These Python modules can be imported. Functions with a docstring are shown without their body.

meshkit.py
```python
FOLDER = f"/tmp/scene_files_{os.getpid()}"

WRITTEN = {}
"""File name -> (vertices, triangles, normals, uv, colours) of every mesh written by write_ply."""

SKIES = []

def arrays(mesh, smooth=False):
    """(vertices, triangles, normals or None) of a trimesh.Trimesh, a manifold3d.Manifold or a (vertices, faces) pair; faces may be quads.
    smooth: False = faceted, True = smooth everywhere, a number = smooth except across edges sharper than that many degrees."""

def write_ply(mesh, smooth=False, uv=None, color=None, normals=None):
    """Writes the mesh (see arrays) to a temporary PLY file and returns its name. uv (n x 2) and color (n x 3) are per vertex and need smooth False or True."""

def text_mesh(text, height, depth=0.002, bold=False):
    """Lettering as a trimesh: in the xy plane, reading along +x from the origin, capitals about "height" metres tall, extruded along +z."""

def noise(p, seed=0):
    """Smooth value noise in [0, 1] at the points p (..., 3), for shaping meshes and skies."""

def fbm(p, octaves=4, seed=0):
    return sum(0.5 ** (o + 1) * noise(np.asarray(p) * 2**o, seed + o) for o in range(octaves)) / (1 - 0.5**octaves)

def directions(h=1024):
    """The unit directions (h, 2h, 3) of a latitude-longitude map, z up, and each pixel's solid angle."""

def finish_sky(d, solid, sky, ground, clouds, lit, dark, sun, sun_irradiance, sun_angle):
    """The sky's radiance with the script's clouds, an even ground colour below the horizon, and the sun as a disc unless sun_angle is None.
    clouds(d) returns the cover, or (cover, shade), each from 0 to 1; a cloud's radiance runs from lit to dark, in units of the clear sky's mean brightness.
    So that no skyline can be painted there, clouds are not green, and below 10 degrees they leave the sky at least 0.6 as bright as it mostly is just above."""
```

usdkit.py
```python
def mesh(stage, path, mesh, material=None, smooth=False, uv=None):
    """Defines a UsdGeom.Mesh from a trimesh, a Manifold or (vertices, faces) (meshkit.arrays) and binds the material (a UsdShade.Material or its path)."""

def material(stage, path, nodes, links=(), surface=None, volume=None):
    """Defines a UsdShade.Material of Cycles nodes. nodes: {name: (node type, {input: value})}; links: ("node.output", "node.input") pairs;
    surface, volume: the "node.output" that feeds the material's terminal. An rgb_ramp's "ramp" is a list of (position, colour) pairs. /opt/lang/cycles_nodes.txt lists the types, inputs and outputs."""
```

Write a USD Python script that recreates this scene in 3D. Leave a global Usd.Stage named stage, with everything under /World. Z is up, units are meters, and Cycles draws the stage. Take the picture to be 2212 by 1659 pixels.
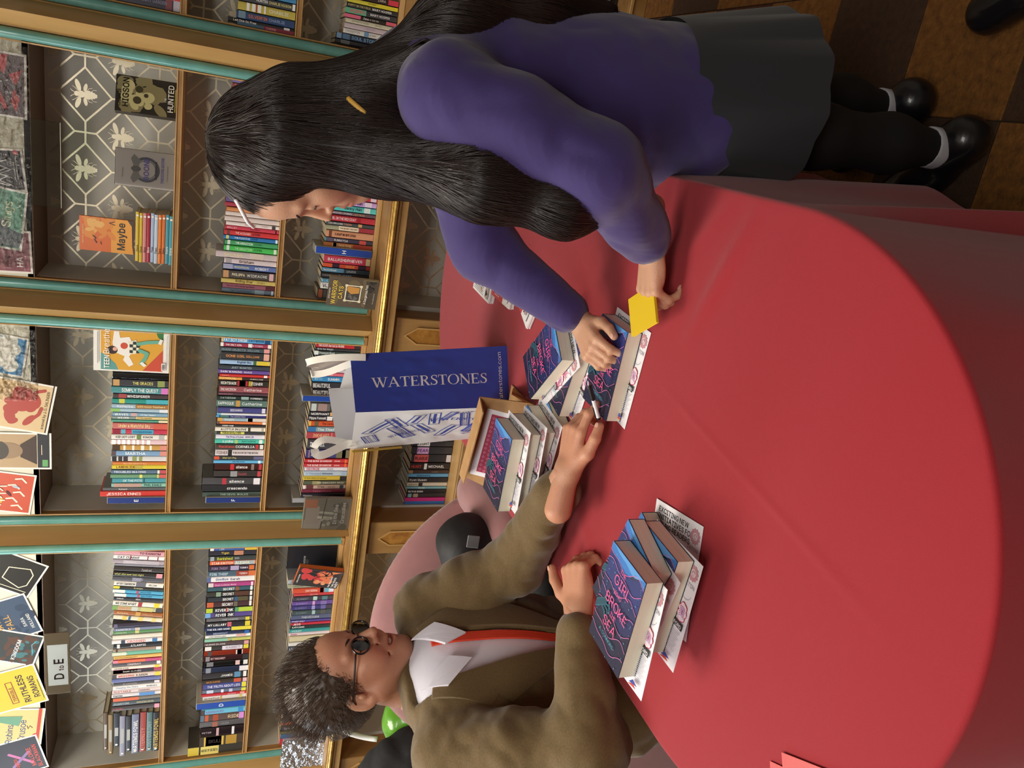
import math, random, numpy as np, trimesh, usdkit, meshkit
from shapely import affinity
from shapely.geometry import Polygon, LineString, Point, box as sbox, MultiPolygon
from shapely.ops import unary_union
from pxr import Usd, UsdGeom, UsdShade, UsdLux, Gf, Sdf, Vt

stage = Usd.Stage.CreateInMemory()
UsdGeom.SetStageUpAxis(stage, 'Z')
world = UsdGeom.Xform.Define(stage, '/World')
stage.SetDefaultPrim(world.GetPrim())
UsdGeom.Scope.Define(stage, '/World/Looks')
rng = random.Random(7)
nrng = np.random.default_rng(7)

# ------------------------------------------------------------------ camera (a phone held sideways, so the room lies rolled by a quarter turn)
EYE = np.array([0.0, 0.0, 1.48])
FPX = 1680.0
CAMROT = np.array([[0.16687459, -0.32811098, -0.9297828], [-0.93492554, -0.35216482, -0.04352217], [-0.31315669, 0.87654043, -0.36552669]])
# rows: picture right, picture down, view direction, in world axes
cam = UsdGeom.Camera.Define(stage, '/World/camera')
right, down, fwd = CAMROT
M = Gf.Matrix4d(*right, 0, *(-down), 0, *(-fwd), 0, *EYE, 1)
cam.AddTransformOp().Set(M)
cam.CreateHorizontalApertureAttr(36.0)
cam.CreateVerticalApertureAttr(27.0)
cam.CreateFocalLengthAttr(36.0 * FPX / 2212)
cam.CreateClippingRangeAttr(Gf.Vec2f(0.05, 100))
cam.CreateExposureAttr(0.0)

def dome(color, strength):
    d = UsdLux.DomeLight.Define(stage, '/World/ambient_sky')
    d.CreateColorAttr(Gf.Vec3f(*color)); d.CreateIntensityAttr(strength)
def rect(name, pos, target, w, h, color, power):
    l = UsdLux.RectLight.Define(stage, '/World/' + name)
    l.CreateWidthAttr(w); l.CreateHeightAttr(h); l.CreateColorAttr(Gf.Vec3f(*color)); l.CreateIntensityAttr(power)
    p = np.array(pos, float); z = p - np.array(target, float); z /= np.linalg.norm(z)
    up = np.array([0, 1, 0.0]) if abs(z[2]) > .9 else np.array([0, 0, 1.0])
    x = np.cross(up, z); x /= np.linalg.norm(x); y = np.cross(z, x)
    l.AddTransformOp().Set(Gf.Matrix4d(*x, 0, *y, 0, *z, 0, *p, 1))
    return l
dome((1, .96, .9), .35)
rect('ceiling_panel', (-2.0, 1.5, 3.25), (-1.6, 2.0, 0), 2.0, 1.4, (1, .94, .84), 15)
rect('ceiling_panel_b', (-.6, -1.0, 3.25), (-.7, 0, .6), 2.2, 1.4, (1, .95, .88), 10)
rect('window_light', (-5.6, 1.2, 2.5), (-1, 2.2, .9), 1.6, 1.2, (.75, .87, 1), 10)


# ------------------------------------------------------------------ materials
def lin(h):
    if not isinstance(h, str): return tuple(h)
    h = h.lstrip('#'); h = ''.join(c * 2 for c in h) if len(h) == 3 else h
    v = np.array([int(h[i:i + 2], 16) / 255 for i in (0, 2, 4)])
    return tuple(np.where(v <= .04045, v / 12.92, ((v + .055) / 1.055) ** 2.4))
_mats = {}
def mat(name, color, rough=.5, metal=0, spec=.5, noise=None, bump=None, coat=0, sheen=0, trans=0, ior=1.5, sss=0, emit=0):
    """noise: (scale, second colour[, detail, xyz scale]); bump: (scale, distance)"""
    if name in _mats: return _mats[name]
    c = lin(color)
    n = {'p': ('principled_bsdf', dict(base_color=c, roughness=rough, metallic=metal, specular_ior_level=spec, coat_weight=coat, sheen_weight=sheen, transmission_weight=trans, ior=ior))}
    l = []
    if emit: n['p'][1].update(emission_color=c, emission_strength=emit)
    if sss: n['p'][1].update(subsurface_weight=sss, subsurface_scale=.008, subsurface_radius=(1, .35, .2))
    if noise or bump:
        n['tc'] = ('texture_coordinate', {})
    if noise:
        sc, c2 = noise[0], lin(noise[1])
        n['mp'] = ('mapping', dict(scale=noise[3] if len(noise) > 3 else (1, 1, 1)))
        n['nz'] = ('noise_texture', dict(scale=sc, detail=noise[2] if len(noise) > 2 else 4, roughness=.6))
        n['rp'] = ('rgb_ramp', dict(ramp=[(.3, c), (.7, c2)]))
        l += [('tc.object', 'mp.vector'), ('mp.vector', 'nz.vector'), ('nz.fac', 'rp.fac'), ('rp.color', 'p.base_color')]
    if bump:
        n['nb'] = ('noise_texture', dict(scale=bump[0], detail=3))
        n['bp'] = ('bump', dict(distance=bump[1], strength=bump[2] if len(bump) > 2 else .6))
        l += [('tc.object', 'nb.vector'), ('nb.fac', 'bp.height'), ('bp.normal', 'p.normal')]
    _mats[name] = usdkit.material(stage, '/World/Looks/' + name, n, l, surface='p.BSDF')
    return _mats[name]
def paint(hexc, rough=.42, coat=0.0):
    """printed card or paper of one colour"""
    h = hexc.lstrip('#'); h = ''.join(c * 2 for c in h) if len(h) == 3 else h
    return mat(f'print_{h}_{int(rough * 100)}_{int(coat*10)}', h, rough, coat=coat)
def clear(name, tint=(1, 1, 1), gloss=.06):
    if name in _mats: return _mats[name]
    _mats[name] = usdkit.material(stage, '/World/Looks/' + name,
        {'f': ('fresnel', dict(IOR=1.45)), 't': ('transparent_bsdf', dict(color=tint)), 'g': ('glossy_bsdf', dict(color=(1, 1, 1), roughness=gloss)), 'm': ('mix_closure', {})},
        [('f.fac', 'm.fac'), ('t.BSDF', 'm.closure1'), ('g.BSDF', 'm.closure2')], surface='m.closure')
    return _mats[name]

# ------------------------------------------------------------------ things, parts, setting
_names = {}
def numbered(parent, name):
    k = (parent, name); n = _names.get(k, 0); _names[k] = n + 1
    return name if n == 0 else f'{name}_{n:03d}'
def tag(p, label=None, cat=None, group=None, kind=None):
    for k, v in (('label', label), ('category', cat), ('group', group), ('kind', kind)):
        if v: p.SetCustomDataByKey(k, v)
    return p
def xform(name, label=None, cat=None, loc=(0, 0, 0), mtx=None, group=None, kind=None, parent='/World'):
    parent = str(getattr(parent, 'GetPath', lambda: parent)())
    x = UsdGeom.Xform.Define(stage, parent + '/' + numbered(parent, name))
    if mtx is not None: x.AddTransformOp().Set(Gf.Matrix4d(*np.asarray(mtx, float).T.ravel()))
    elif any(loc): x.AddTranslateOp().Set(Gf.Vec3d(*map(float, loc)))
    return tag(x.GetPrim(), label, cat, group, kind)
def part(name, mesh, m, parent='/World', smooth=False, label=None, kind=None, cat=None, group=None):
    parent = str(getattr(parent, 'GetPath', lambda: parent)())
    g = usdkit.mesh(stage, parent + '/' + numbered(parent, name), mesh, m, smooth=smooth)
    return tag(g.GetPrim(), label, cat, group, kind)
def copy_of(src, name, label, mtx, group=None, cat=None):
    was = src.GetCustomData()
    x = xform(name, label, cat or was['category'], mtx=mtx, group=group or was.get('group'))
    x.GetReferences().AddInternalReference(src.GetPath())
    x.SetInstanceable(True)
    return x

# ------------------------------------------------------------------ mesh helpers
cat_ = trimesh.util.concatenate
def box(lo, hi):
    lo, hi = np.array(lo, float), np.array(hi, float)
    m = trimesh.creation.box(hi - lo); m.apply_translation((lo + hi) / 2); return m
def cbox(lo, hi, c=.002):
    """box with chamfered edges"""
    lo, hi = np.minimum(lo, hi).astype(float), np.maximum(lo, hi).astype(float)
    c = min(c, (hi - lo).min() * .45)
    pts = []
    for ax in range(3):
        for s in np.ndindex(2, 2, 2):
            p = np.where(s, hi - c, lo + c); p[ax] = hi[ax] if s[ax] else lo[ax]; pts.append(p)
    return trimesh.convex.convex_hull(np.array(pts))
def tube(pts, r, seg=8, caps=True):
    pts = np.asarray(pts, float); n = len(pts); r = np.broadcast_to(r, n)
    t = np.gradient(pts, axis=0); t /= np.linalg.norm(t, axis=1, keepdims=True) + 1e-12
    u = np.cross(t[0], [0, 0, 1.0]);
    if np.linalg.norm(u) < 1e-3: u = np.cross(t[0], [1.0, 0, 0])
    V = []
    a = np.arange(seg) / seg * 2 * np.pi
    for i in range(n):
        u = u - t[i] * (u @ t[i]); u /= np.linalg.norm(u); w = np.cross(t[i], u)
        V.append(pts[i] + r[i] * (np.cos(a)[:, None] * u + np.sin(a)[:, None] * w))
    V = np.vstack(V); F = []
    for i in range(n - 1):
        for k in range(seg):
            a0, b0 = i * seg + k, i * seg + (k + 1) % seg
            F += [[a0, b0, b0 + seg], [a0, b0 + seg, a0 + seg]]
    if caps:
        V = np.vstack([V, pts[0], pts[-1]]); e = len(V)
        for k in range(seg):
            F += [[e - 2, (k + 1) % seg, k], [e - 1, (n - 1) * seg + k, (n - 1) * seg + (k + 1) % seg]]
    return trimesh.Trimesh(V, F, process=False)
def ribbon(pts, wdir, w, th=.0006):
    """a strip of cloth or paper of width w along pts; wdir the direction of its width at each point"""
    pts = np.asarray(pts, float); wd = np.broadcast_to(np.asarray(wdir, float), pts.shape)
    wd = wd / np.linalg.norm(wd, axis=1, keepdims=True); w = np.broadcast_to(w, len(pts))[:, None]
    t = np.gradient(pts, axis=0); n = np.cross(t, wd); n /= np.linalg.norm(n, axis=1, keepdims=True) + 1e-12
    V = np.stack([pts - wd * w / 2 - n * th, pts + wd * w / 2 - n * th, pts + wd * w / 2 + n * th, pts - wd * w / 2 + n * th], 1).reshape(-1, 3)
    F = []
    for i in range(len(pts) - 1):
        for k in range(4):
            a, b = i * 4 + k, i * 4 + (k + 1) % 4
            F += [[a, b, b + 4], [a, b + 4, a + 4]]
    e = (len(pts) - 1) * 4
    F += [[0, 2, 1], [0, 3, 2], [e, e + 1, e + 2], [e, e + 2, e + 3]]
    m = trimesh.Trimesh(V, F, process=False); m.fix_normals(); return m
def frame_mtx(o, x, y):
    """4x4: local x, y axes along given world vectors, z their cross product"""
    x = np.array(x, float); x /= np.linalg.norm(x); y = np.array(y, float); y -= x * (x @ y); y /= np.linalg.norm(y)
    m = np.eye(4); m[:3, 0], m[:3, 1], m[:3, 2], m[:3, 3] = x, y, np.cross(x, y), o
    return m
def moved(m, mtx):
    m = m.copy(); m.apply_transform(mtx); return m
def flat(geom, z=0.0):
    """a shapely shape as a flat mesh facing +z"""
    gs = [g for g in (geom.geoms if hasattr(geom, 'geoms') else [geom]) if g.geom_type == 'Polygon' and g.area > 1e-9]
    out = []
    for g in gs:
        v, f = trimesh.creation.triangulate_polygon(g, engine='earcut')
        f = np.asarray(f); v = np.asarray(v)
        if len(f) == 0: continue
        a, b, c = v[f[:, 0]], v[f[:, 1]], v[f[:, 2]]
        cr = (b[:, 0] - a[:, 0]) * (c[:, 1] - a[:, 1]) - (b[:, 1] - a[:, 1]) * (c[:, 0] - a[:, 0])
        f = np.where((cr < 0)[:, None], f[:, ::-1], f)
        out.append(trimesh.Trimesh(np.c_[v, np.full(len(v), z)], f, process=False))
    return cat_(out) if out else None
def slab(geom, t, z=0.0):
    gs = [g for g in (geom.geoms if hasattr(geom, 'geoms') else [geom]) if g.geom_type == 'Polygon' and g.area > 1e-9]
    m = cat_([trimesh.creation.extrude_polygon(g, t, engine='earcut') for g in gs]); m.apply_translation([0, 0, z]); return m
_glyph = {}
def glyph(ch, bold):
    k = (ch, bold)
    if k not in _glyph:
        m = meshkit.text_mesh(ch, 1.0, .1, bold)
        f = m.faces[m.face_normals[:, 2] > .5]; u, inv = np.unique(f, return_inverse=True)
        v = m.vertices[u][:, :2].copy(); v[:, 0] -= v[:, 0].min()
        _glyph[k] = v, inv.reshape(-1, 3), v[:, 0].max()
    return _glyph[k]
def text(s, h, w=None, bold=True, align='l'):
    """flat lettering facing +z from the origin, capitals h tall, squeezed to the width w where given"""
    V, F, x, n = [], [], 0.0, 0
    for ch in s:
        if ch == ' ': x += .34; continue
        v, f, adv = glyph(ch, bold)
        V.append(v + [x, 0]); F.append(f + n); n += len(v); x += adv + .13
    V = np.vstack(V); W0 = V[:, 0].max() * h
    k = h if (w is None or W0 <= w) else h * w / W0
    V = V * [k, max(k, h * .8) if w is not None else h]
    if align == 'c': V[:, 0] -= V[:, 0].max() / 2
    return trimesh.Trimesh(np.c_[V, np.zeros(len(V))], np.vstack(F), process=False)
def stroke(pts, w, cap=1):
    return LineString(pts).buffer(w / 2, cap_style=cap, join_style=1, quad_segs=4)
def smoothline(pts, n=24):
    from scipy.interpolate import CubicSpline
    p = np.asarray(pts, float); t = np.r_[0, np.cumsum(np.linalg.norm(np.diff(p, axis=0), axis=1))]
    return CubicSpline(t, p)(np.linspace(0, t[-1], n))
def ray_at(px, py, axis, val):
    """the point where the line of sight through a pixel of the photograph meets the plane axis = val"""
    d = CAMROT.T @ np.array([px - 1106, py - 829.5, FPX]); t = (val - EYE[axis]) / d[axis]
    return EYE + t * d

# ================================================================== the room
M_CEIL = mat('ceiling_white', '#E4E0D6', .8)
M_WALL = mat('wall_plaster', '#CFC8BA', .8)
M_WOOD = mat('oak_veneer', '#C29A5F', .38, noise=(6, '#A97F48', 6, (1, 1, .12)), coat=.15)
M_PLY = mat('shelf_ply', '#D0A870', .45, noise=(14, '#B78C53', 5, (.12, 1, 3)))
M_WOODD = mat('oak_worn', '#AD8550', .45, noise=(9, '#8C6435', 6, (1, 1, .2)))
M_GOLD = mat('gilded_bead', '#C8A254', .32, metal=.55, noise=(40, '#8F6A2C'))
M_TEAL = mat('teal_gloss_paint', '#6FA89E', .25, coat=.3, noise=(12, '#5C978E'))
M_PAPER = mat('grey_wallpaper', '#BDBBB2', .5, noise=(3, '#B4B1A6'))
M_INK = mat('champagne_metal_ink', '#DDD2B8', .38, metal=.85)
M_DARKB = mat('brown_board', '#6B5747', .6)
M_CREAM = mat('cream_card_panel', '#D9D6C2', .55)

CP = [('carpet_gold', '#8A5A22', '#5E3A14'), ('carpet_brown', '#4A3220', '#3A2616'), ('carpet_red_brown', '#55301A', '#43220F'), ('carpet_tan', '#7A5426', '#573A18')]
M_CP = [mat(n, a, .95, noise=(55, b, 6), bump=(160, .004)) for n, a, b in CP]
flo = xform('floor', kind='structure')
part('subfloor', box((-6, -4, -.05), (4, 3.3, -.006)), mat('underlay', '#3A2616', .95), flo)
known = {(0, 2): 1, (0, 1): 0, (0, 3): 0, (0, 4): 2, (0, 5): 0, (1, 5): 1, (1, 4): 0, (1, 6): 0, (1, 3): 3, (-1, 1): 1, (-1, 0): 0, (-1, 2): 0, (0, 0): 1, (1, 0): 0, (1, 1): 1, (1, 2): 0, (0, 6): 1}
vis = []
for i in range(-17, 12):
    for j in range(-16, 7):
        x0, y0 = .17 + .283 * i, 1.25 + .29 * (j - 1)
        tile = cbox((x0 + .0012, y0 + .0012, -.006), (x0 + .2818, y0 + .2888, .0 + .0006 * ((i * 7 + j * 3) % 3)), .0015)
        k = known.get((i, j), [0, 1, 3, 2, 0, 1][(i * 5 + j * 3 + (i * j) % 4) % 6])
        if -3 <= i <= 3 and -4 <= j <= 6: part('carpet_tile', tile, M_CP[k], flo)
        else: vis.append((tile, k))
for k in range(4):
    part('carpet_tiles', cat_([t for t, kk in vis if kk == k]), M_CP[k], flo, kind='stuff')
part('ceiling', box((-6, -4, 3.3), (4, 3.3, 3.4)), M_CEIL, kind='structure')
part('wall_left', box((-6.1, -4, 0), (-6, 3.3, 3.3)), M_WALL, kind='structure')
part('wall_right', box((4, -4, 0), (4.1, 3.3, 3.3)), M_WALL, kind='structure')
part('wall_front', box((-6, -4.1, 0), (4, -4, 3.3)), M_WALL, kind='structure')

# ------------------------------------------------------------------ wallpaper print: a trellis with bees, drawn per bay
SX, SZ = .1275, .118
def bee_shape():
    b = [Point(0, .026).buffer(.0085), affinity.scale(Point(0, .012).buffer(.012), .95, 1)]
    for k, (z, w) in enumerate(((-.002, .0125), (-.0105, .0135), (-.019, .0115), (-.0265, .0085), (-.033, .005))):
        b.append(affinity.scale(sbox(-w, z - .0032, w, z + .0032), 1, 1).buffer(.0012))
    for s in (-1, 1):
        b.append(affinity.rotate(affinity.scale(Point(s * .031, .016).buffer(.02), 1, .38), s * 18, origin=(s * .01, .012)))
        b.append(affinity.rotate(affinity.scale(Point(s * .024, .002).buffer(.014), 1, .42), -s * 12, origin=(s * .01, .004)))
        b += [stroke([(s * .004, .033), (s * .008, .041), (s * .012, .045)], .0018), stroke([(s * .009, .02), (s * .02, .033), (s * .024, .04)], .0016),
              stroke([(s * .012, -.005), (s * .022, -.012), (s * .024, -.022)], .0016), stroke([(s * .011, -.018), (s * .019, -.026), (s * .019, -.035)], .0016)]
    return unary_union(b)
BEE = bee_shape()
def trellis(x0, x1, z0, z1, px, pz, w=.0062):
    out = []
    for m in range(int((x0 - px) / SX) - 2, int((x1 - px) / SX) + 3):
        for n in range(int((z0 - pz) / SZ) - 2, int((z1 - pz) / SZ) + 3):
            cx, cz = px + m * SX, pz + n * SZ
            if (m + n) % 2 == 0:
                d = [(cx + .71 * SX, cz), (cx, cz + .71 * SZ), (cx - .71 * SX, cz), (cx, cz - .71 * SZ), (cx + .71 * SX, cz)]
                out += [stroke(d, w), affinity.translate(BEE, cx, cz)]
            else:
                out += [stroke([(cx - .29 * SX, cz), (cx + .29 * SX, cz)], w), stroke([(cx, cz - .29 * SZ), (cx, cz + .29 * SZ)], w)]
    return unary_union(out).intersection(sbox(x0, z0, x1, z1))
YB = 3.235
wb = xform('wall_back', kind='structure')
part('wallpaper', box((-6, YB, 0), (4, YB + .06, 3.3)), M_PAPER, wb)
XZ = np.array([[1, 0, 0, 0], [0, 0, -1, 0], [0, 1, 0, 0], [0, 0, 0, 1.]])      # print plane (x, y, up z) -> wall facing -Y
BAYS = {'rr': (.155, .90), 'r': (-.766, -.019), 'm': (-1.685, -.940), 'l': (-2.966, -1.860)}
for bay, z0, z1, px, pz in (('rr', .9, 2.04, .2, 1.9), ('r', 1.612, 2.03, -.155, 1.918), ('r', 1.255, 1.592, -.41, 1.494), ('r', .9, 1.235, -.537, 1.145), ('m', 1.612, 2.03, -1.547, 1.931), ('m', 1.252, 1.592, -1.613, 1.539),
                            ('m', .9, 1.235, -1.45, 1.145), ('l', 1.612, 2.03, -2.514, 1.918), ('l', 1.252, 1.592, -2.473, 1.53), ('l', .9, 1.235, -2.09, 1.16), ('l', .07, .8, -2.18, .72), ('m', .44, .8, -1.46, .72), ('r', .07, .8, -.6, .6)):
    g = flat(trellis(BAYS[bay][0], BAYS[bay][1], z0, z1, px, pz)); g.apply_transform(XZ); g.apply_translation([0, YB - .0006, 0])
    part('wallpaper_print', g, M_INK, wb)

# ================================================================== the built-in bookcase
bc = xform('bookcase', 'built-in oak bookcase with teal rounded mouldings and bee wallpaper behind its shelves', 'bookcase')
PC = [.068, -.853, -1.772, -3.053, .989]
def post(c, z0=.885, z1=2.75):
    prof = [(-.0875, .004), (-.0875, -.001), (-.083, -.003), (-.081, .004), (-.047, .004), (-.045, -.004), (-.041, -.006), (0, -.078), (.041, -.006), (.045, -.004), (.047, .004), (.081, .004), (.083, -.003), (.0875, -.001), (.0875, .004)]
    m = slab(Polygon(prof), z1 - z0, z0); m.apply_translation([c, 3.0, 0])
    p = part('post', m, M_WOOD, bc)
    for s in (-1, 1):
        a = np.linspace(0, 2 * np.pi, 25)[:-1]
        r = slab(Polygon(np.c_[.0168 * np.cos(a), .0168 * np.sin(a)]), z1 - z0 - .015, z0 + .015); r.apply_translation([c + s * .064, 2.9985, 0])
        part('teal_moulding', r, M_TEAL, p, smooth=40, label='teal painted half-round moulding')
        part('moulding_foot', cbox((c + s * .064 - .018, 2.984, z0), (c + s * .064 + .018, 3.004, z0 + .016), .002), M_WOODD, p)
for c in PC: post(c)
for c in PC:
    d = part('divider', box((c - .052, 3.03, .0), (c + .0875, YB, 2.7)), M_PAPER, bc)
    part('divider_edge', box((c - .06, 3.004, .9), (c + .086, 3.031, 2.7)), M_WOODD, bc)
for bay, s1, s2 in (('rr', 1.612, 1.25), ('r', 1.615, 1.253), ('m', 1.611, 1.249), ('l', 1.606, 1.248)):
    x0, x1 = BAYS[bay][0] - .001, BAYS[bay][1] + .03
    for z, t in ((s1, .02), (s2, .02)):
        b = part('shelf_board', cbox((x0, 3.004, z - t), (x1, YB, z), .001), M_PLY, bc)
        part('edge_strip', cbox((x0, 2.998, z - .0042), (x1, 3.005, z), .001), M_PLY, b)
        part('edge_strip', cbox((x0, 2.998, z - t), (x1, 3.005, z - t + .004), .001), M_PLY, b)
        part('edge_groove', box((x0, 3.0015, z - t + .0045), (x1, 3.0045, z - .0048)), M_WOODD, b)
    part('shelf_board', cbox((x0, 3.0, .885), (x1, YB, .902), .001), M_PLY, bc)
    part('top_board', box((x0, 3.0, 2.042), (x1, YB, 2.062)), M_DARKB, bc)
    part('header_panel', box((x0, 3.0, 2.045), (x1, 3.012, 2.72)), M_CREAM, bc)
part('ledge', cbox((-4.2, 2.862, .868), (1.6, 3.03, .884), .002), M_WOODD, bc)
bead = [(0, 0), (-.012, .001), (-.019, .006), (-.02, .012), (-.016, .018), (-.008, .02), (-.004, .026), (0, .026)]
m = slab(Polygon(bead), 5.8); m.apply_transform(np.array([[0, 0, 1, -4.2], [1, 0, 0, 2.868], [0, 1, 0, .853], [0, 0, 0, 1.]]))
m.fix_normals(); part('ledge_bead', m, M_GOLD, bc)
ap = part('apron', cbox((-4.2, 2.872, .812), (1.6, 2.902, .856), .002), M_WOOD, bc)
part('apron_rail', cbox((-4.2, 2.866, .838), (1.6, 2.875, .852), .003), M_WOODD, ap)
for c, w in ((.068, .07), (-.853, .07), (-1.772, .078), (-3.053, .07), (.989, .07)):
    p = part('pilaster', cbox((c - w, 2.9, .06), (c + w, 3.03, .815), .003), M_WOODD, bc)
    pts = [(-.03, -.36), (.03, -.36), (.03, .28), (0, .325), (-.03, .28)]
    fr = Polygon(pts)
    g = slab(fr.buffer(.006, join_style=2).difference(fr), .006); g.apply_transform(XZ); g.apply_translation([c, 2.9, .43]); part('panel_frame', g, M_WOOD, p)
    g = slab(fr, .003); g.apply_transform(XZ); g.apply_translation([c, 2.9, .43]); part('panel', g, mat('panel_varnish', '#B07F38', .35, noise=(30, '#8A5526', 6)), p)
part('lower_shelf', cbox((-3.0, 2.93, .42), (1.6, YB, .44), .002), M_PLY, bc)
part('lower_rail', cbox((-3.0, 2.915, .405), (1.6, 2.935, .44), .002), M_WOODD, bc)
pl = part('plinth', cbox((-4.2, 2.9, .0), (1.6, 3.0, .075), .003), M_WOODD, bc)
part('plinth_bead', cbox((-4.2, 2.893, .055), (1.6, 2.902, .07), .003), M_WOOD, pl)

# ================================================================== books on the shelves
M_PAGE = mat('book_pages', '#CDBE9E', .8, noise=(3, '#BEAE8C', 4, (1, 1, 1)))
M_PAGEW = mat('white_pages', '#E6DFCB', .8)
NAMED = [('black', '1c1c20'), ('charcoal', '3b3c40'), ('grey', '77777a'), ('pale grey', 'b9b8b8'), ('white', 'ececE8'), ('cream', 'e6dcbc'), ('tan', 'b99a6c'), ('brown', '6b4630'), ('maroon', '6e2b33'), ('dull red', 'a0505a'),
         ('red', 'c8323a'), ('orange', 'e0703a'), ('gold', 'c8a040'), ('yellow', 'e6d048'), ('olive', '8c8a3c'), ('lime', 'b4cc3c'), ('green', '4ea050'), ('mint', '8cc8b0'), ('teal', '3f9a96'), ('slate green', '5f7a76'), ('turquoise', '54c8bc'),
         ('pale blue', 'a9c6dc'), ('sky blue', '58b0dc'), ('blue', '2f74b8'), ('navy', '27305c'), ('slate blue', '5a708c'), ('indigo', '4a4a86'), ('purple', '6a4c92'), ('lilac', 'bda6d6'), ('pink', 'e492a8'), ('magenta', 'b84480'), ('peach', 'e8b090'), ('coral', 'e07868')]
NAMED = [(n, np.array(lin(h)) ** .45) for n, h in NAMED]
def colour_name(h): c = np.array(lin(h)) ** .45; return min(NAMED, key=lambda a: ((a[1] - c) ** 2).sum())[0]
ORD = ['', 'first', 'second', 'third', 'fourth', 'fifth', 'sixth', 'seventh', 'eighth', 'ninth', 'tenth', 'eleventh', 'twelfth', 'thirteenth', 'fourteenth', 'fifteenth', 'sixteenth', 'seventeenth', 'eighteenth', 'nineteenth']
_body = {}
def book_mesh(w, h, d, board=.0011, hard=False):
    """w thick (x), h tall (z), d deep (y): spine at y=0 facing -y, base centre at the origin. Returns cover, pages."""
    b = .0022 if hard else board; r = min(w * .22, .004)
    out = [(-w / 2, d), (-w / 2, r)] + [(-w / 2 + r * (1 - math.cos(a)), r * (1 - math.sin(a))) for a in (.5, 1.05)] + [(-w / 4, -.0004), (w / 4, -.0004)] + \
          [(w / 2 - r * (1 - math.cos(a)), r * (1 - math.sin(a))) for a in (1.05, .5)] + [(w / 2, r), (w / 2, d), (w / 2 - b, d), (w / 2 - b, b + r), (w / 4, b + .0008), (-w / 4, b + .0008), (-w / 2 + b, b + r), (-w / 2 + b, d)]
    cover = slab(Polygon(out), h)
    e = .003 if hard else .0006
    pages = box((-w / 2 + b, b + .0012, e), (w / 2 - b, d - (.004 if hard else .0012), h - e))
    return cover, pages
def put_book(mtx, w, h, d, spec, label, group, name='paperback', cat='book'):
    """spec: dict(c, t=[(text, colour, from, to, size)], b=[(from, to, colour)], hard)"""
    o = xform(name, label, cat, mtx=mtx, group=group)
    cover, pages = book_mesh(w, h, d, hard=spec.get('hard', False))
    cv = part('cover', cover, paint(spec['c'], spec.get('rough', .36), spec.get('coat', .25)), o, smooth=35)
    part('pages', pages, M_PAGE, o)
    for f0, f1, col in spec.get('b', []):
        g = sbox(f0 * h, -w * .46, f1 * h, w * .46)
        m = flat(g); m.apply_transform(SPINE); m.apply_translation([0, -.0005, h]); part('spine_band', m, paint(col, .4), cv)
    for tx, col, f0, f1, sz in spec.get('t', []):
        m = text(tx, w * sz, (f1 - f0) * h); m.vertices[:, 1] -= (m.vertices[:, 1].max() + m.vertices[:, 1].min()) / 2
        m.vertices[:, 0] += f0 * h
        m.apply_transform(SPINE); m.apply_translation([0, -.0009, h]); part('spine_lettering', m, paint(col, .4), cv)
    if spec.get('wrap'):
        part('clear_wrap', book_mesh(w + .002, h + .002, d)[0], clear('clear_film'), o, smooth=35)
    return o
# spine print: text x runs down the spine (world -z), letter tops to the right (world +x), facing -y
SPINE = np.array([[0, 1, 0, 0], [0, 0, -1, 0], [-1, 0, 0, 0], [0, 0, 0, 1.]])

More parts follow.
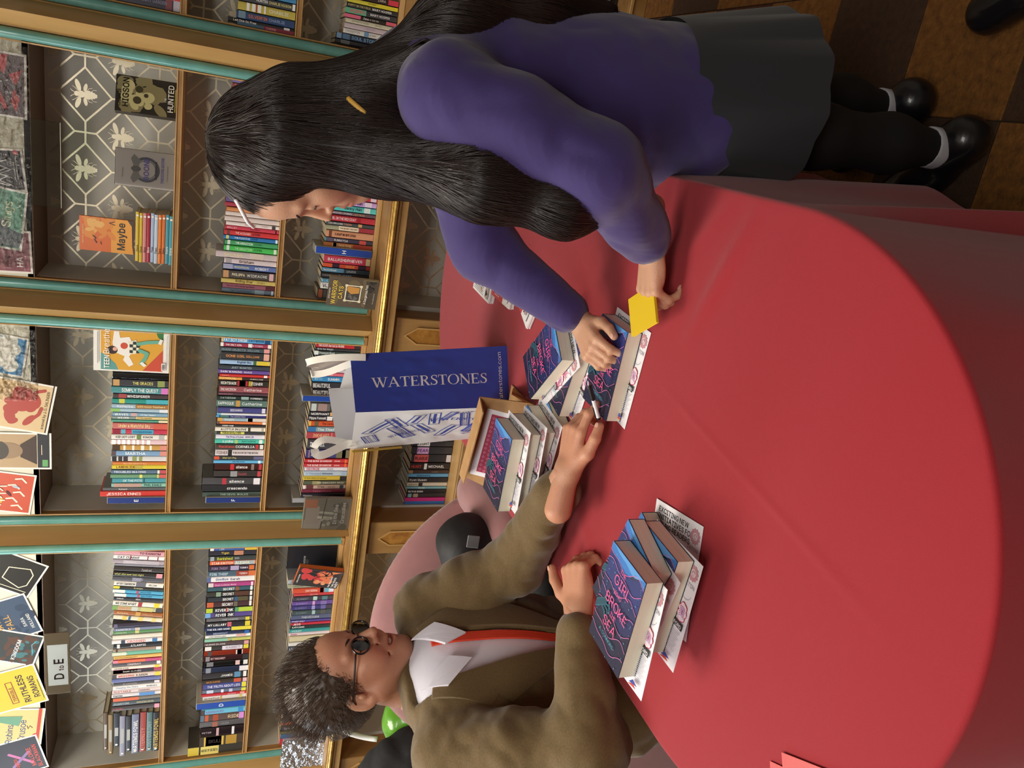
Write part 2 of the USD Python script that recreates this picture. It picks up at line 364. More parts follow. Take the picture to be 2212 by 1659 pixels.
# One line per book, top of the photograph's row first, so from right to left along the shelf:
#  y0 y1 colour | lettering;colour;from;to;size ... | from-to:colour bands | options x=top pixel, hard, wrap, n=name in labels
ROWS = {}
ROWS['m1'] = dict(where='top shelf of the middle bay', bay='m', z=1.612, Y=3.006, xm=300, h=.192, d=.13, books='''
806 819 1c1a1a ||| wrap
821 836 3a3a40 | THE GRACES;e2dc7c;.36;.72;.5 | .02-.13:c49a60,.8-.93:8f9a58 | n=GRACES
836.5 851 4f8f92 | SIMPLY THE QUEST;f2f4f2;.18;.82;.62 | .87-.99:d678c0 | n=QUEST
852 862 463a3c | WHISPERER;f2f2ee;.25;.66;.6 | .1-.24:a4484a | n=WHISPERER
862.5 873 2f9688 | ;d9d45a;.1;.2;.5 | .12-.22:c9c84e,.6-1:4bb0bc
873.5 883 9fb8c8 | Katherine;e8f0f4;.1;.38;.5,with moon feathers;f0dca0;.45;.95;.45 | .42-1:a3733e
883.5 891.5 a9c3cf || .0-.16:8fbf6c,.85-1:dfe6ea
892 900 7fa6be | WAVES;f4f6f4;.04;.3;.6,of her heart;e8f2f4;.5;.85;.45 | .33-.44:c9a8a4
900.5 907 8d9a96 | WILDER;fafafa;.1;.38;.6,of the summer;8a6a30;.45;.9;.45 | .43-1:ddc88a
907.5 913 57a088 || .84-1:e6dcb4
914 927.5 c8706c | Under a Watchful Sky;f2dc9c;.1;.68;.62 | .74-1:d0604e | n=SKY
928 938.5 c23a52 | Lady;7ec4d4;.18;.24;.5,midsummer;1f5f86;.38;.72;.5 | .02-.14:8d2038,.16-.24:57b2c4,.35-.75:4fa0c0
939 950 e6e2d8 | KID GOT LOST;3c3a38;.08;.42;.5,SIMON;5a5a58;.56;.8;.35 | .45-.53:6f8a54,.85-.95:b9b6b4
950.5 961.5 e4c4c8 || .02-.09:fbfaf6,.12-.17:fbfaf6,.2-.26:fbfaf6,.29-.34:fbfaf6,.38-.43:fbfaf6,.46-.5:fbfaf6,.55-.59:fbfaf6,.64-.7:fbfaf6
962 973.5 c89a50 || 0-.14:4a3420,.88-1:d88e80,.2-.24:f6efdc,.36-.4:f6efdc,.52-.58:f6efdc,.68-.72:f6efdc
974 985 7fa2c4 | MARTHA;e8f2f4;.25;.7;.55 | 0-.08:5c4a50,.88-1:d88e80
986 997.5 d4d2d0 || .02-.1:2c2a2c,.13-.2:3b373a,.22-.3:3b373a,.38-.46:8f9a5c,.5-.56:8f9a5c
998 1004.5 d8803e | BEFORE NIGHTFALL;f0c088;.2;.65;.5
1005 1014.5 d8c53c | LANDSLIDE;7c2a28;.08;.42;.6 | .42-.56:b9a84a
1015.5 1024 5c7490 | TROUBLED WATERS;dfe8ee;.05;.75;.5 | .84-.88:efe6cc,.89-1:c2525a
1024.5 1033 6f9a78 || .52-.57:e2dc70,.84-.87:d8d066,.88-1:d0605c
1033.6 1043.5 4f9aa6 | OF THE PITS;e8f2f0;.2;.55;.5 | .58-.6:2a3c40 | n=PITS
1044 1052.5 86bdae | PHIL EARLE;1f3c38;.6;.92;.5 | .04-.55:b9998c
1053.5 1060.5 5f6163 | Rutland;d6d6d2;.25;.38;.6 ||  x=222 hard
1061 1073 cf4038 | JESSICA ENNIS;f6e4e0;.1;.62;.5 ||  x=216 hard
''')
ROWS['m2'] = dict(where='second shelf of the middle bay', bay='m', z=1.25, Y=3.014, xm=520, h=.186, d=.13, books='''
729 741 5aa6d8 | FAT BOY SWIM;f6f8f8;.05;.5;.68,CATHERINE;1f4a78;.54;.85;.5 | 0-.04:d8c27c,.86-.97:24507c | n=SWIM
741.5 750.7 a83c58 | THE ONLY GIRL;f8f2ec;.1;.42;.5,IN TOWN;e8c8dc;.6;.9;.4 | 0-.06:f4f0ea,.54-.62:f4f0ea,.93-1:f4f0ea
751 761 47545a | SHARP OBJECTS;8fa4ac;.04;.5;.5,GILLIAN;8fa4ac;.54;.82;.4 | .86-.97:e8a0a0 | n=OBJECTS
762 778 3c3c3e | GONE GIRL;e8a060;.1;.48;.42,GILLIAN;e8a060;.5;.82;.28 | .86-.97:e8b0a0 | n=GONE
778.5 788.5 a8c8ea | English Sky;2a3a50;.34;.62;.5 | .66-.72:4a6a3c,.73-.99:e4cc40
790 799 3f464e | JUST WANTED;a8c0c8;.24;.64;.55
799.6 808.5 6c54a0 | DARK WARNING;f2f0f6;.05;.46;.6,MARIE;e6e0f0;.5;.84;.4 || n=WARNING
809 815 d83c38 |  CHANCE;f2a48c;.05;.8;.4 | .89-.96:f4f4f4
815.5 822 3c3230 | CATHERINE;f6e0a0;.03;.42;.6,HURRICANE;c8c0b0;.62;.92;.5 | 0-.46:e8a048
822.5 834.5 332c28 | NIGHTSHADE;f4f4e8;.06;.36;.6,FISHER;eeeeea;.66;.88;.6 | .38-.58:b82c30,.42-.54:c8943c,.6-.68:b9a040 | n=NIGHTSHADE
835 848.5 9a555c | INCARCERON;f2e2e0;.03;.34;.5,Catherine;ecd6d4;.5;.9;.4 || n=INCARCERON
849 855.5 58404a | MOONLIGHT;b07884;.02;.7;.5
856.5 864 2a3432 | CATHERINE;a9c0b8;.06;.46;.5,CORBENIC;f4f6f4;.65;.9;.55 | .47-.62:9ab4ae | n=CORBENIC
865 880 5f7a74 | SAPPHIQUE;eef2ee;.03;.34;.5,Catherine;dfe8e4;.5;.9;.4 | .38-.46:c49a54 | n=SAPPHIQUE
881 892.5 4d4d8c | OBSIDIAN MIRROR;e6e6f0;.25;.5;.5 | .9-.97:dcdce8 | n=MIRROR
893 898 e4eaf0 || 0-.08:6ab0d8
898.5 902.7 38347c | The Lammas Field;d0d0ec;.28;.7;.6 | 0-.06:5aa4c8,.08-.25:4f8a78
903.2 911 9ab8c4 | Goggle;f2f6f4;.14;.5;.5 | 0-.1:d8a850,.6-1:e0d8cc,.62-.72:4a4646
911.5 917.5 e8804a ||  .93-1:f2e6da,0-.06:6a5a4c
918 922.5 34363a | ANNE FINE;f4f4f2;.12;.38;.7 ||
923 932.5 efe9da | A LITTLE IN LOVE;3c3834;.11;.62;.42 | .65-.7:4a443e,.92-.97:b9b2a4 | n=LITTLE
933 938.8 3e4042 | Heavenly Hill;3c3c2a;.12;.54;.7 | .08-.57:d8d868
939.4 949 e6e2ee | The Fires of Love;5a5690;.2;.56;.5,BERLIE;6a668c;.6;.86;.35 || n=FIRES
949.6 959.3 55c4ac | Lydia;e4f4ee;.16;.36;.65,NATASHA;2f8a78;.54;.84;.4 | .4-.46:b0c878,.89-.96:e4f4ee | n=LYDIA
960 970.5 4a4442 | Reckless;e05a4a;.06;.38;.6,CORNELIA;f4f2ee;.4;.8;.5 | .82-.88:c83c3c,.91-.98:eceae6 | n=RECKLESS
971.5 985 ddd2d2 | FISHER;8a7c78;.03;.25;.55,THE DOOR IN THE MOON;5a504e;.36;.88;.36 | .26-.34:2a2828 | n=DOOR
986 993.7 424044 | Martyn Pig;c8c070;.17;.44;.6 | 0-.1:d85a3c,.8-1:6a688c
994.3 1001.5 6db8e4 | Say the word;2a5a80;.38;.62;.45 | .9-.95:eaf2f6
1002.3 1016.5 7c4a44 | silence;f6f0ee;.44;.68;.5 | .32-.4:c8323a,.76-.82:8a7c74,.92-.98:b83c44 | wrap n=SILENCE
1017.4 1030.5 77706e | hush;b04a58;.5;.75;.4 | .34-.48:9a9a9c,.9-.97:c4444c | wrap
1032 1047.2 8a8a8e | silence;f4f4f4;.45;.7;.42 | .33-.4:b83c48,.86-.97:eceaf0 | wrap x=437 hard
1047.8 1062 5b5b62 | crescendo;f6f6f6;.42;.76;.48 || wrap x=436 hard n=CRESCENDO
1062.8 1073 4b5a54 | THE DEVIL WALKS;b8d8c8;.3;.78;.5 || x=437 hard n=DEVIL
''')
ROWS['m3'] = dict(where='ledge shelf of the middle bay', bay='m', z=.903, Y=3.016, xm=700, h=.18, d=.125, books='''
741 751 c03038 | THE DOOR that led to WHERE;f8f2f0;.05;.62;.6 | .85-.99:3a3034 | n=WHERE
751.5 757.5 3c3f44 | M is for Magic;d8dce0;.05;.4;.7
758 767.5 43524f | Graveyard Book;e0ece8;.1;.44;.6 | 0-.09:e6eeea | n=GRAVEYARD
768 773 33383a | NIGHT;a0a8a8;.05;.3;.6
779 786.5 2f7fa8 | The Red;e8f2f6;.2;.5;.6
787 796.5 e4d8c4 | Tales;6a5a48;.08;.3;.6
797 804.5 d4ccd8 | WINTER;8a7c90;.25;.5;.5
805 812.5 e07484 | Wish;f6d6d8;.3;.5;.5
813 825.5 3c92cc | BETH;a8d0ec;.05;.3;.35,SUMMER;f4f8fa;.34;.6;.5
826 840.5 3a3c42 | BEAUTIFUL;f8f8f6;.04;.42;.7 || n=BEAUTIFUL
841.3 855 36383e | BEAUTIFUL;f8f8f6;.02;.42;.7 ||
872 889.5 6c6a68 ||  .03-.14:c8d0cc,.18-.38:a48a86,.45-.6:3a3434,.7-.9:9a9794 | n=
890 899 333439 | MORPHANT;f4f4f4;.05;.45;.6 | .47-.53:e0b478 | n=MORPHANT
899.5 909.5 3a3c42 | Pippa Funnell;f0f0ee;.03;.4;.65 | .42-.54:eceaea
910 921.5 d85c38 | The Carnival;7c2a1c;.3;.62;.55 | 0-.05:e8b848,.13-.22:6a6444 | n=CARNIVAL
922 933.5 8aa4ac | The Thief;eef4f4;.22;.6;.6 | 0-.18:3c78b4
934 948.7 b44a54 | INKHEART;f0b888;.14;.5;.62 | .55-.57:d89070
949.5 970.5 46464c | INK;f4f4f4;.06;.2;.55,SPELL;f4f4f4;.22;.4;.5
971.7 990.5 43447a | INK;ecdcc0;.12;.25;.55,DEATH;ecdcc0;.27;.5;.5 | .06-.09:9a7c90,.7-1:77745c,.84-.92:d8b84c
992 1000.6 cc3c44 | THE BONE SPARROW;f8eeee;.07;.62;.6,ZANA;f8eeee;.68;.82;.35 | .92-.96:e87c44 | n=SPARROW
1001 1009.3 cc3c44 | THE BONE SPARROW;f8eeee;.07;.62;.6,ZANA;f8eeee;.68;.82;.35 | .92-.96:e87c44
1009.8 1017.5 eceaf4 | GEORGE;c83c54;.04;.44;.6,ALEX;8a8ab0;.52;.86;.45 | .9-1:d8d8ec
1018 1028.5 bdd0e2 | A Thousand Winters;8aa0b8;.05;.65;.5,SUSANNA;7a8aa4;.42;.82;.3 | .87-1:a0bcd8
1029 1038.3 dcc04a | in the time of honey;8a7430;.04;.8;.35 | .85-1:34343a
1039 1047 5f6454 | THE INNOCENT DEAD;d8d8c4;.3;.95;.55 | .2-.38:a09a6c
1047.5 1056.3 c4a898 | If I Stay;4a3a34;.34;.5;.55,GAYLE;7a685c;.58;.84;.35 | 0-.06:ece4e0,.08-.24:6a3c40,.86-.95:3f5058 | n=STAY
1056.8 1065.3 7c3446 | Fallen Flame;b06478;.26;.68;.5
1065.8 1075 33303a | Theresa;d8d4d8;.05;.25;.45
1075.7 1086.6 a4a6aa | KEY;f0f0f2;.25;.45;.5 || hard x=632
''')
ROWS['r2'] = dict(where='second shelf of the right bay', bay='r', z=1.254, Y=3.008, xm=535, h=.188, d=.13, books='''
171 182 7a6cb4 |
183 193 8a4450 | FIRST;d88c80;.05;.3;.5
193.5 203 7c4a5c |
203.5 215 4f6468 | THE;a8b8bc;.05;.3;.5
216 228 a8784a |
427 440 6a5a8c |
440.5 450 b04050 |
451 460 d8905a | ;
460.5 470 e4d8d0 |
470.5 481.5 e2d2cc | 
482 490.5 ece2dc | MASTER;c8aca4;.35;.65;.5,HODDER;c8aca4;.66;.84;.3 | .86-.93:4a4444
491 499.5 d04458 | MALLEY;f2c0c4;.04;.22;.6,AMANDA;8a2030;.46;.82;.4 | .93-.96:3a2428 | n=MALLEY
500 511.3 d23c3e | THE ACCUSED;f4d2cc;.2;.48;.5,JOHN;6a1c20;.5;.78;.42 | .05-.1:6a4040 | n=ACCUSED
512 521 2f7cbc | THE FUGITIVE;e6f2fa;.2;.48;.5,JOHN;174a7c;.5;.78;.42 | .05-.1:d8d07c,.95-.99:e6f0f6 | n=FUGITIVE
521.7 532.5 4aa66c | THE ABDUCTION;f4faf4;.2;.52;.5,JOHN;2c7a4c;.54;.82;.42 | .05-.1:e0e8e0
533.2 545 4cc45c | THE ABDUCTION;b8ecb8;.2;.52;.5,JOHN;1f7430;.54;.82;.42 | .05-.1:e0e8e0,.93-.98:dff0df
546.5 560.5 cdbfc0 | Grisham;e8dfae;.14;.5;.5 | .55-.78:d8c8bc | x=466 hard
561 572.5 dccfd2 | Grisham;5a4038;.28;.56;.5 | .03-.14:a8a4a8 ||
573.5 585 6078b4 | ROBERT;f2f4fa;.6;.86;.5,HENDERSON;dcdca8;.2;.48;.45 | 0-.18:a4aac8
587 604 4f4a48 | PHILIPPA;f4ecc8;.18;.42;.4,WIDEACRE;d8dcd4;.46;.84;.4 | .02-.12:c8986c,.88-.96:e0b8c0 | n=
604.6 614.5 d2c070 | Riding Star;6a5420;.26;.58;.62,STACY;8a7a48;.66;.86;.35 || n=RIDING
615 625.5 9c6070 | The Girl Who Rode the Wind;4a2430;.07;.6;.42 | .82-1:5a2834 | n=RODE
626 636.5 5f7484 | The Thunderbolt;3a4a5c;.15;.56;.55 | .62-.8:8094a0,.94-.97:c8d4d8
''')
ROWS['r3'] = dict(where='ledge shelf of the right bay', bay='r', z=.903, Y=3.016, xm=750, h=.182, d=.125, books='''
417 430.5 cc3c48 ||  .86-.98:e0d4ea
432 443.7 c8a4e4 | Jenny Han;2a2430;.3;.7;.6 | .75-.9:e6def4
444.5 457 5cccc8 | Jenny Han;2a3a3c;.35;.7;.6 | .75-.88:dceef2
458 466 6a5460 | MYSTERY STORIES;f0ecf0;.1;.5;.5,LADYBUG;d0a070;.52;.8;.5 || n=MYSTERY
467 480.5 c23848 | GIRL IN THE RED COAT;f4e4e2;.05;.6;.52 | .62-.7:a02834 | n=COAT
481.3 489 4a5256 | LISA WILLIAMS;f0f0ec;.05;.34;.5,TAKEN;d89a78;.36;.58;.5 | .66-.74:d8a870
489.6 500 a8aa8c | THE SECRET HISTORY;7a3c30;.3;.66;.35 | .28-.68:f0e2c4,.69-1:a83c48 | n=HISTORY
500.7 516 dca07c | SALT & STORM;5a3020;.18;.62;.42,THE WITCH;6a3c28;.24;.56;.2 | .06-.12:7a4a34 | n=STORM
516.7 526 46465c | RUMAYSA;f4f4f4;.19;.48;.68 | 0-.03:4fb0b0,.04-.17:6a6480,.72-.86:d85c58 | n=RUMAYSA
526.7 537 cf8448 | Soul King;f6e8bc;.3;.56;.6 | .18-.27:e8dcc0,.19-.26:4a3c30,.6-1:b44838
555 571.5 c64058 | BALLAD OF NEVER;f4e6e4;.08;.82;.42,STEPHANIE;f0d8d8;.28;.62;.24 | .9-.99:d0c48c | n=BALLAD
572 581 3c2a38 | SHINE;e89a50;.48;.68;.6 | 0-.2:d85a38,.35-.75:c44a38,.92-1:a83030 | n=SHINE
581.5 591.5 38444c | The Little Mermaid;e0ecf0;.03;.3;.5,LOUISE;c4ccd0;.52;.8;.4 | 0-.46:5a88a4
592 605.5 2c2a2c | CLOSER;6ab4d8;.36;.64;.6,RODERICK;9a9a98;.04;.3;.25 || n=CLOSER
606 613.5 8ad0ec | DC Rim;2a4a5c;.03;.25;.6
614 628 f0efec | VLI;26262a;.04;.18;.6
629 649 2f2220 ||  .02-.1:8a4a30,.12-.18:4a4644 | x=685
''')
ROWS['rr2'] = dict(where='second shelf beyond the rightmost post', bay='rr', z=1.252, Y=3.01, xm=560, h=.186, d=.13, books='''
-20 -8 4a8cbc |
-7 9 47484e | CHARLIE HIGSON;e6e088;.52;.92;.45,HUNTER;f2f2f2;.3;.5;.5 | .94-.99:f0f0ee
10 29 cabb58 | CHARLIE;ecf0d8;.54;.92;.4 | .15-.2:f8f8f2,.24-.3:f8f8f2,.34-.4:f8f8f2,.45-.48:f8f8f2,.31-.33:b84838
30 47.5 37507c | SILVERFIN;dc7c50;.2;.52;.5,CHARLIE;9ab0d4;.55;.9;.35 | .03-.15:7a98ac | n=
48.2 57 2f2d2c | Let One Go Free;f4f4f2;.08;.42;.6 | .84-.93:e6e4e4 | x=492 n=FREE
57.7 67 4c7086 | CHERIE;e0a0a4;.5;.82;.5 | .46-1:8a3044
''')
ROWS['rr3'] = dict(where='ledge shelf beyond the rightmost post', bay='rr', z=.905, Y=3.018, xm=790, h=.18, d=.125, books='''
-12 1 3a2a2a | ZARA;d8c8b8;.6;.75;.4 | .8-1:d84454
2 11.5 ddd24a | NIGHT SHADOW;8a8430;.4;.55;.35 | .6-1:e8d83c
12 22 3a3a3c | POPPY IN THE FIELD;d4c484;.03;.46;.5,MARY HOOPER;f6f6f4;.5;.88;.5 || n=FIELD
22.5 36 46464a | POPPY;ec6478;.09;.4;.6,MARY HOOPER;f6f6f4;.48;.86;.45 | 0-.4:64bc94 | n=POPPY
36.5 45.5 35302c | Zara;f4f0ec;.36;.46;.6,at the fair;c8bcb0;.48;.76;.4 | 0-.31:e4708c,.8-1:e06a7c
46 56 d8d4bc | SEVENTH SIGN;a8a48c;.12;.45;.4,GRACE;a8a48c;.58;.8;.35
56.5 68 d4c4cc | THE FAIRY;bca8c0;.4;.6;.5 |
68.5 80 ecebe6 | DAUGHTER;b4b4b0;.04;.36;.4,at last;9a9a98;.5;.85;.35 | .4-.49:7aa4cc
81 94 384254 | SOUL STORM;7cb0dc;.27;.72;.6 | .02-.1:7a9cbc,.12-.24:5c7c9c | x=724 n=SOUL
95 104 34363a ||  .1-.25:6a6e70 | x=722
''')
ROWS['rr1'] = dict(where='top shelf beyond the rightmost post', bay='rr', z=1.613, Y=3.008, xm=320, h=.20, d=.13, books='''
-25 -9 58a8c4 ||  .85-1:d04848
-8 22 343448 | NIGHT GARDEN;8a88a0;.4;.8;.3 | .78-.88:8a4a50,.9-1:c8c4d0
''')
ROWS['rr4'] = dict(where='lowest shelf beyond the rightmost post', bay='rr', z=.442, Y=3.03, xm=1045, h=.19, d=.13, books='''
-18 5 58a8d0 | CASTLE;1f4a68;.62;.95;.5
6 14 7a5444 |
15 37 c8dcd4 | OBLIVION;2c3434;.5;.82;.36,ANTHONY;5a6a66;.05;.3;.18 | .34-.43:4a5450 | n=OBLIVION
38 58 2a2828 ||  .04-.16:c8ccd0 | x=985
''')
ROWS['l1'] = dict(where='top shelf of the left bay', bay='l', z=1.607, Y=3.008, xm=310, h=.188, d=.13, lean={1: 6, 2: 6, 3: 6, 4: 6, 5: 7, 6: 7, 7: 7, 8: 8, 9: 8, 10: 8, 11: 8, 12: 8, 13: 9, 14: 9, 15: 10, 16: 10}, books='''
1190 1200 d49aa4 | TO RANSOM;5a2430;.5;.92;.55
1201 1210 ece8e6 | CAT CLARKE;3a3034;.08;.5;.5 | .32-.34:8a1c3c,.66-.68:8a1c3c,.86-.88:8a1c3c
1210.5 1219 a89ca6 | LUMINOUS;e0d8de;.2;.45;.4 | .2-.9:b8b0b8
1219.5 1225 8a8892 |
1225.5 1236 3e3836 | Isabel;b0aaa4;.55;.8;.4
1236.5 1247 302c28 | what she saw last night;c8c878;.03;.6;.42 | .85-.97:e49aa4 | n=NIGHT
1247.5 1257 58585e | GRIT;a4a4b4;.4;.6;.6 | .38-.56:8a8a9c
1257.5 1268 e4e0d6 | AFTER TOMORROW;35322e;.05;.42;.52,GILLIAN;4a4642;.7;.86;.35 | .44-.64:6c6c78 | n=AFTER
1268.5 1275 36342c | Oranges;c8c49a;.4;.8;.45 | 0-.12:dccc44
1275.5 1283 56a8cc | BROTHER;2c7090;.54;.85;.4 | 0-.24:e2e2dc,.46-.51:b85468
1283.5 1291 56a8cc | BROTHER;2c7090;.54;.85;.4 | 0-.24:e2e2dc,.46-.51:b85468
1291.5 1298.5 34343a | HEROIC;eceae8;.44;.54;.5,SARAH;eceae8;.06;.28;.35
1300 1310.5 e6e2d6 | WE COME APART;33302c;.05;.46;.55 | .5-.58:a83c40,.82-.93:e0d23c | n=APART
1311 1321 b9b48c | GENESIS;d88868;.1;.36;.6 | 0-.1:7ca45c,.38-.5:c4ccc0,.56-.8:c8c47c,.86-1:4a4a4e | n=GENESIS
1321.5 1331 a8683c | Autumn;e0b890;.06;.36;.4,OTHER LIVES;d8a884;.58;.8;.35 | .44-.54:c89c54
1331.5 1341 e0d8bc ||  .3-.35:3c6484,.18-.27:e0c060,.5-.6:e4c870,.78-.86:e6cc7c
1345 1354 3a3240 ||  .03-.1:6a6478
1354.5 1361 7c84a0 | FAIRFIELD;dcdce4;.05;.42;.5 | .43-.53:c8bcb0
1361.5 1368 5f8c5c | GIDEON;a8c8a0;.05;.4;.5 | .44-.52:c8c47c
1370 1379 dcd6c6 |
1379.5 1388 e4dcdc | CROSSED;d46a62;.3;.8;.55 | .8-.9:4478ac,.18-.26:3c4454 | n=CROSSED
1388.5 1398 26262a | ATLANTIS;e4e4e2;.35;.66;.55 | .07-.13:d0d4d0 | n=ATLANTIS
1398.5 1405.5 9c8878 ||  .88-.98:e2dee0,.06-.1:4a3c34
1406 1414 74b49c | Forbidden;e4eee4;.05;.3;.6 | 0-.28:d0d4b4
1414.5 1422 dcb468 | EXTRAORDINARY;a07828;.03;.6;.4
1422.5 1429 b84454 ||  .0-.1:d88098,.1-.66:d8704c,.66-1:c0507c
1429.5 1437 55535a | CONSPIRACY;e8d0d0;.3;.58;.6 | .9-.98:e6e2e2
1437.5 1444 e4dccc | CRASH KISS;5a5450;.05;.55;.42 | .86-.96:dcc83c | n=KISS
1444.5 1452 b04464 |  DARK CLOUDS;c8c0bc;.2;.7;.4 | 0-.84:34303a,0-.5:b04464
1453 1462 d8c8bc | MISSING;c04a44;.12;.44;.55,KAREN;4a4440;.48;.84;.45 | 0-.08:4a464a,.87-.98:dccc44
1463 1471 6c74a4 |
1471.5 1477.5 504e50 |  BLACKTHORN;a8a4a0;.2;.8;.4 | .86-.97:dcd4dc
1478 1486.5 e4e0dc | Chasing the Stars;8a9aa8;.06;.52;.42,BARBARA;6a6870;.7;.92;.35
1487 1495 d8c8c6 | SUITABLE;b06c68;.03;.46;.5,HAMISH;7a4c4c;.54;.92;.4 || n=SUITABLE
1495.5 1503 d6d2d4 | FINDING;34343c;.03;.22;.5 | .56-.88:5a8cc8
1503.5 1510.5 7a7468 ||  0-.54:d4643c
1511 1521 4a5458 | WAKING DEAD;c8bc8c;.5;.86;.45,PHANTOM;b0b8bc;.03;.34;.4
1522 1531.5 4a4444 | BLOOD RED;c85054;.03;.22;.35 | .88-.98:e49aac
''')
ROWS['l2'] = dict(where='second shelf of the left bay', bay='l', z=1.249, Y=3.012, xm=505, h=.188, d=.13, books='''
1183 1189 4464a8 | LIFE;c8d4ec;.2;.65;.5 | .74-1:dcb840,0-.08:eceaea
1189.5 1200 33303a | Tiger;d8bc54;.25;.42;.5 | .52-.72:c08468
1201 1211 3f4544 | Banished;d8d83c;.18;.5;.68,DO;c0c4c4;.55;.64;.5 | .04-.12:9aa4a8 | n=BANISHED
1211.5 1221 d8643c | STAR SWITCH;f6ecd8;.04;.5;.62,ALESHA;f6f0e0;.55;.9;.5 | .53-.98:a8b4b4 | n=SWITCH
1221.7 1232.5 3e3244 | FIRE THIEF;a48cb4;.06;.4;.55,TERRY;f2ecf0;.66;.84;.4 | .46-.64:b0a4c4,.86-.97:d4703c
1233 1245 4f6474 | FIRE THIEF;c8dce8;.04;.42;.55,TERRY;f2e4e0;.66;.84;.4 | .6-.86:a04434,.86-1:d47044
1245.5 1257 ece8e6 | Goodbye;5468a0;.18;.44;.5,Sarah;6a6484;.48;.78;.4 | 0-.08:5a6c9c | n=GOODBYE
1257.5 1267 b04884 | Stuck in a Better World;f0c8dc;.14;.6;.4 | 0-.11:d8ccc8,.93-.97:f0e0ec
1267.6 1277 3c5c68 | SECRET;f8f8f6;.33;.58;.66 | .6-.68:8a5a3c,.92-.97:eceae8 | n=
1277.5 1288 3a3a34 | SECRET;f8f8f6;.34;.58;.6 | .2-.3:8aa088,.6-.9:5a3a2c,.92-.97:eceae8
1288.5 1298.5 33383e | SECRET;f8f8f6;.32;.56;.6 | .58-.66:3c5c7c,.66-.88:5c5238,.92-.97:eceae8
1299 1311 4a3034 | SECRET;f4f4f0;.32;.56;.6 | 0-.14:c8643c,.58-.66:6a6450,.92-.97:eceae8
1311.5 1322 2f3030 | RIVER INK;fafaf8;.2;.58;.68 | 0-.14:b8cc3c,.42-.47:a03c34,.62-.7:5aa06c,.7-1:b4cc44
1322.5 1333 5a4c8c | RIVER INK;fafaf8;.22;.6;.68 | .2-.62:34343c,0-.11:74a8d8,.44-.49:a03c34
1333.5 1341.5 6a6a6c | THE LEGEND;b4b8bc;.34;.7;.5 | .86-.95:dccc3c
1342 1353 2c2a2e | MY LULLABY;f8f8f6;.05;.45;.5 | .86-.97:dccc3c,.47-.56:c8606a | n=LULLABY
1353.5 1362 2f3a5c | THE SILVER HAND;f4f6f8;.05;.54;.5 | .57-1:e0d444 | n=SILVER
1362.5 1370 2c3654 | MIDNIGHT;a8b4cc;.16;.55;.45 | .86-.96:2f6cb4
1370.5 1377 eceae8 | a boy and a brother;5a5a5c;.08;.66;.35 | .68-.9:dcb0a8
1377.5 1384 9cb88c ||  0-.5:8cc0a8,.5-.55:c8a860,.6-1:c4c468
1384.5 1393 58484a | MURDER IN JUNE;d0c8c4;.04;.46;.45 | .87-.97:dca09a
1393.5 1403 3a3836 | RABBIT;a49aa8;.46;.8;.5 | .38-.84:dcd2dc,.86-.97:dccc3c,0-.14:e4e2dc
1403.5 1414 d85c40 ||  .08-.16:4a4444,.7-.85:e4d0cc,.73-.83:3a3438 | wrap
1415 1426 6e4048 | BITTERSWEET;d8b8b8;.16;.48;.45 | .05-.14:8a8486,.86-1:2f2f33 | wrap
1426.5 1437 3f3e3c ||  .05-.2:77777a,.7-.8:dcb8b4,.88-.98:dcdcda | wrap
1438.5 1450 56648c ||  .05-.16:8a8c94,.8-1:e4e0e0 | wrap
1451 1464 332f30 | JAMES;e8e8e4;.4;.66;.4 | .7-.84:5c8cac,.9-.97:e8e6e4
1465 1474 3a322c | MAZE HUNTER;d08840;.1;.4;.5 | .7-.86:c8583c,.9-.99:e0b8c0
1474.5 1486 4a5090 | THE TRUTH ABOUT LIES;e4e4f0;.1;.84;.52 | .88-.98:dcd43c | n=TRUTH
1486.5 1494 68748a ||  .1-.25:c8cce0,.42-.48:e4e4f0,.6-.68:c0c4e4,.88-.98:dcd43c
1494.5 1500.3 c4343c |  HEARTS;f0b0b0;.58;.76;.5 | .86-.96:e8a090
1500.8 1508.5 e4deda | Harold Pinch;5a5450;.03;.38;.5 | .4-.44:c4a060,.84-.9:d8c470
1528 1539 6ab8d4 | MERMAID;8a7cb4;.1;.5;.5 | 0-.08:4a4046,.84-.96:3c8ccc
1539.5 1554 5c4840 | RIDE;dcc49c;.62;.88;.55 | .1-.18:c05a3c,.28-.4:a8482c,.87-.98:d08cd4,0-.08:5a7080 | n=RIDE
1554.5 1566 b4b4ba | DRAGON;77777c;.03;.26;.4,JACK;8a8a90;.46;.66;.4 | .28-.4:a0604c | wrap
1567.5 1585.5 54424a | PETER;a8989c;.03;.3;.2 | .36-.42:c8a0a4,.72-.78:e8e4e4 | wrap
1586 1607 4a3c2c | SKULL;3a2c28;.2;.5;.4 | .1-.55:dcb84c,.14-.5:d8564c,.6-.85:b48c34
1607.5 1626 3a3630 | HOUSE OF SECRETS;2c2a26;.24;.54;.34 | 0-.2:d8c048,.23-.56:e4d478 | x=406 hard n=SECRETS
''')
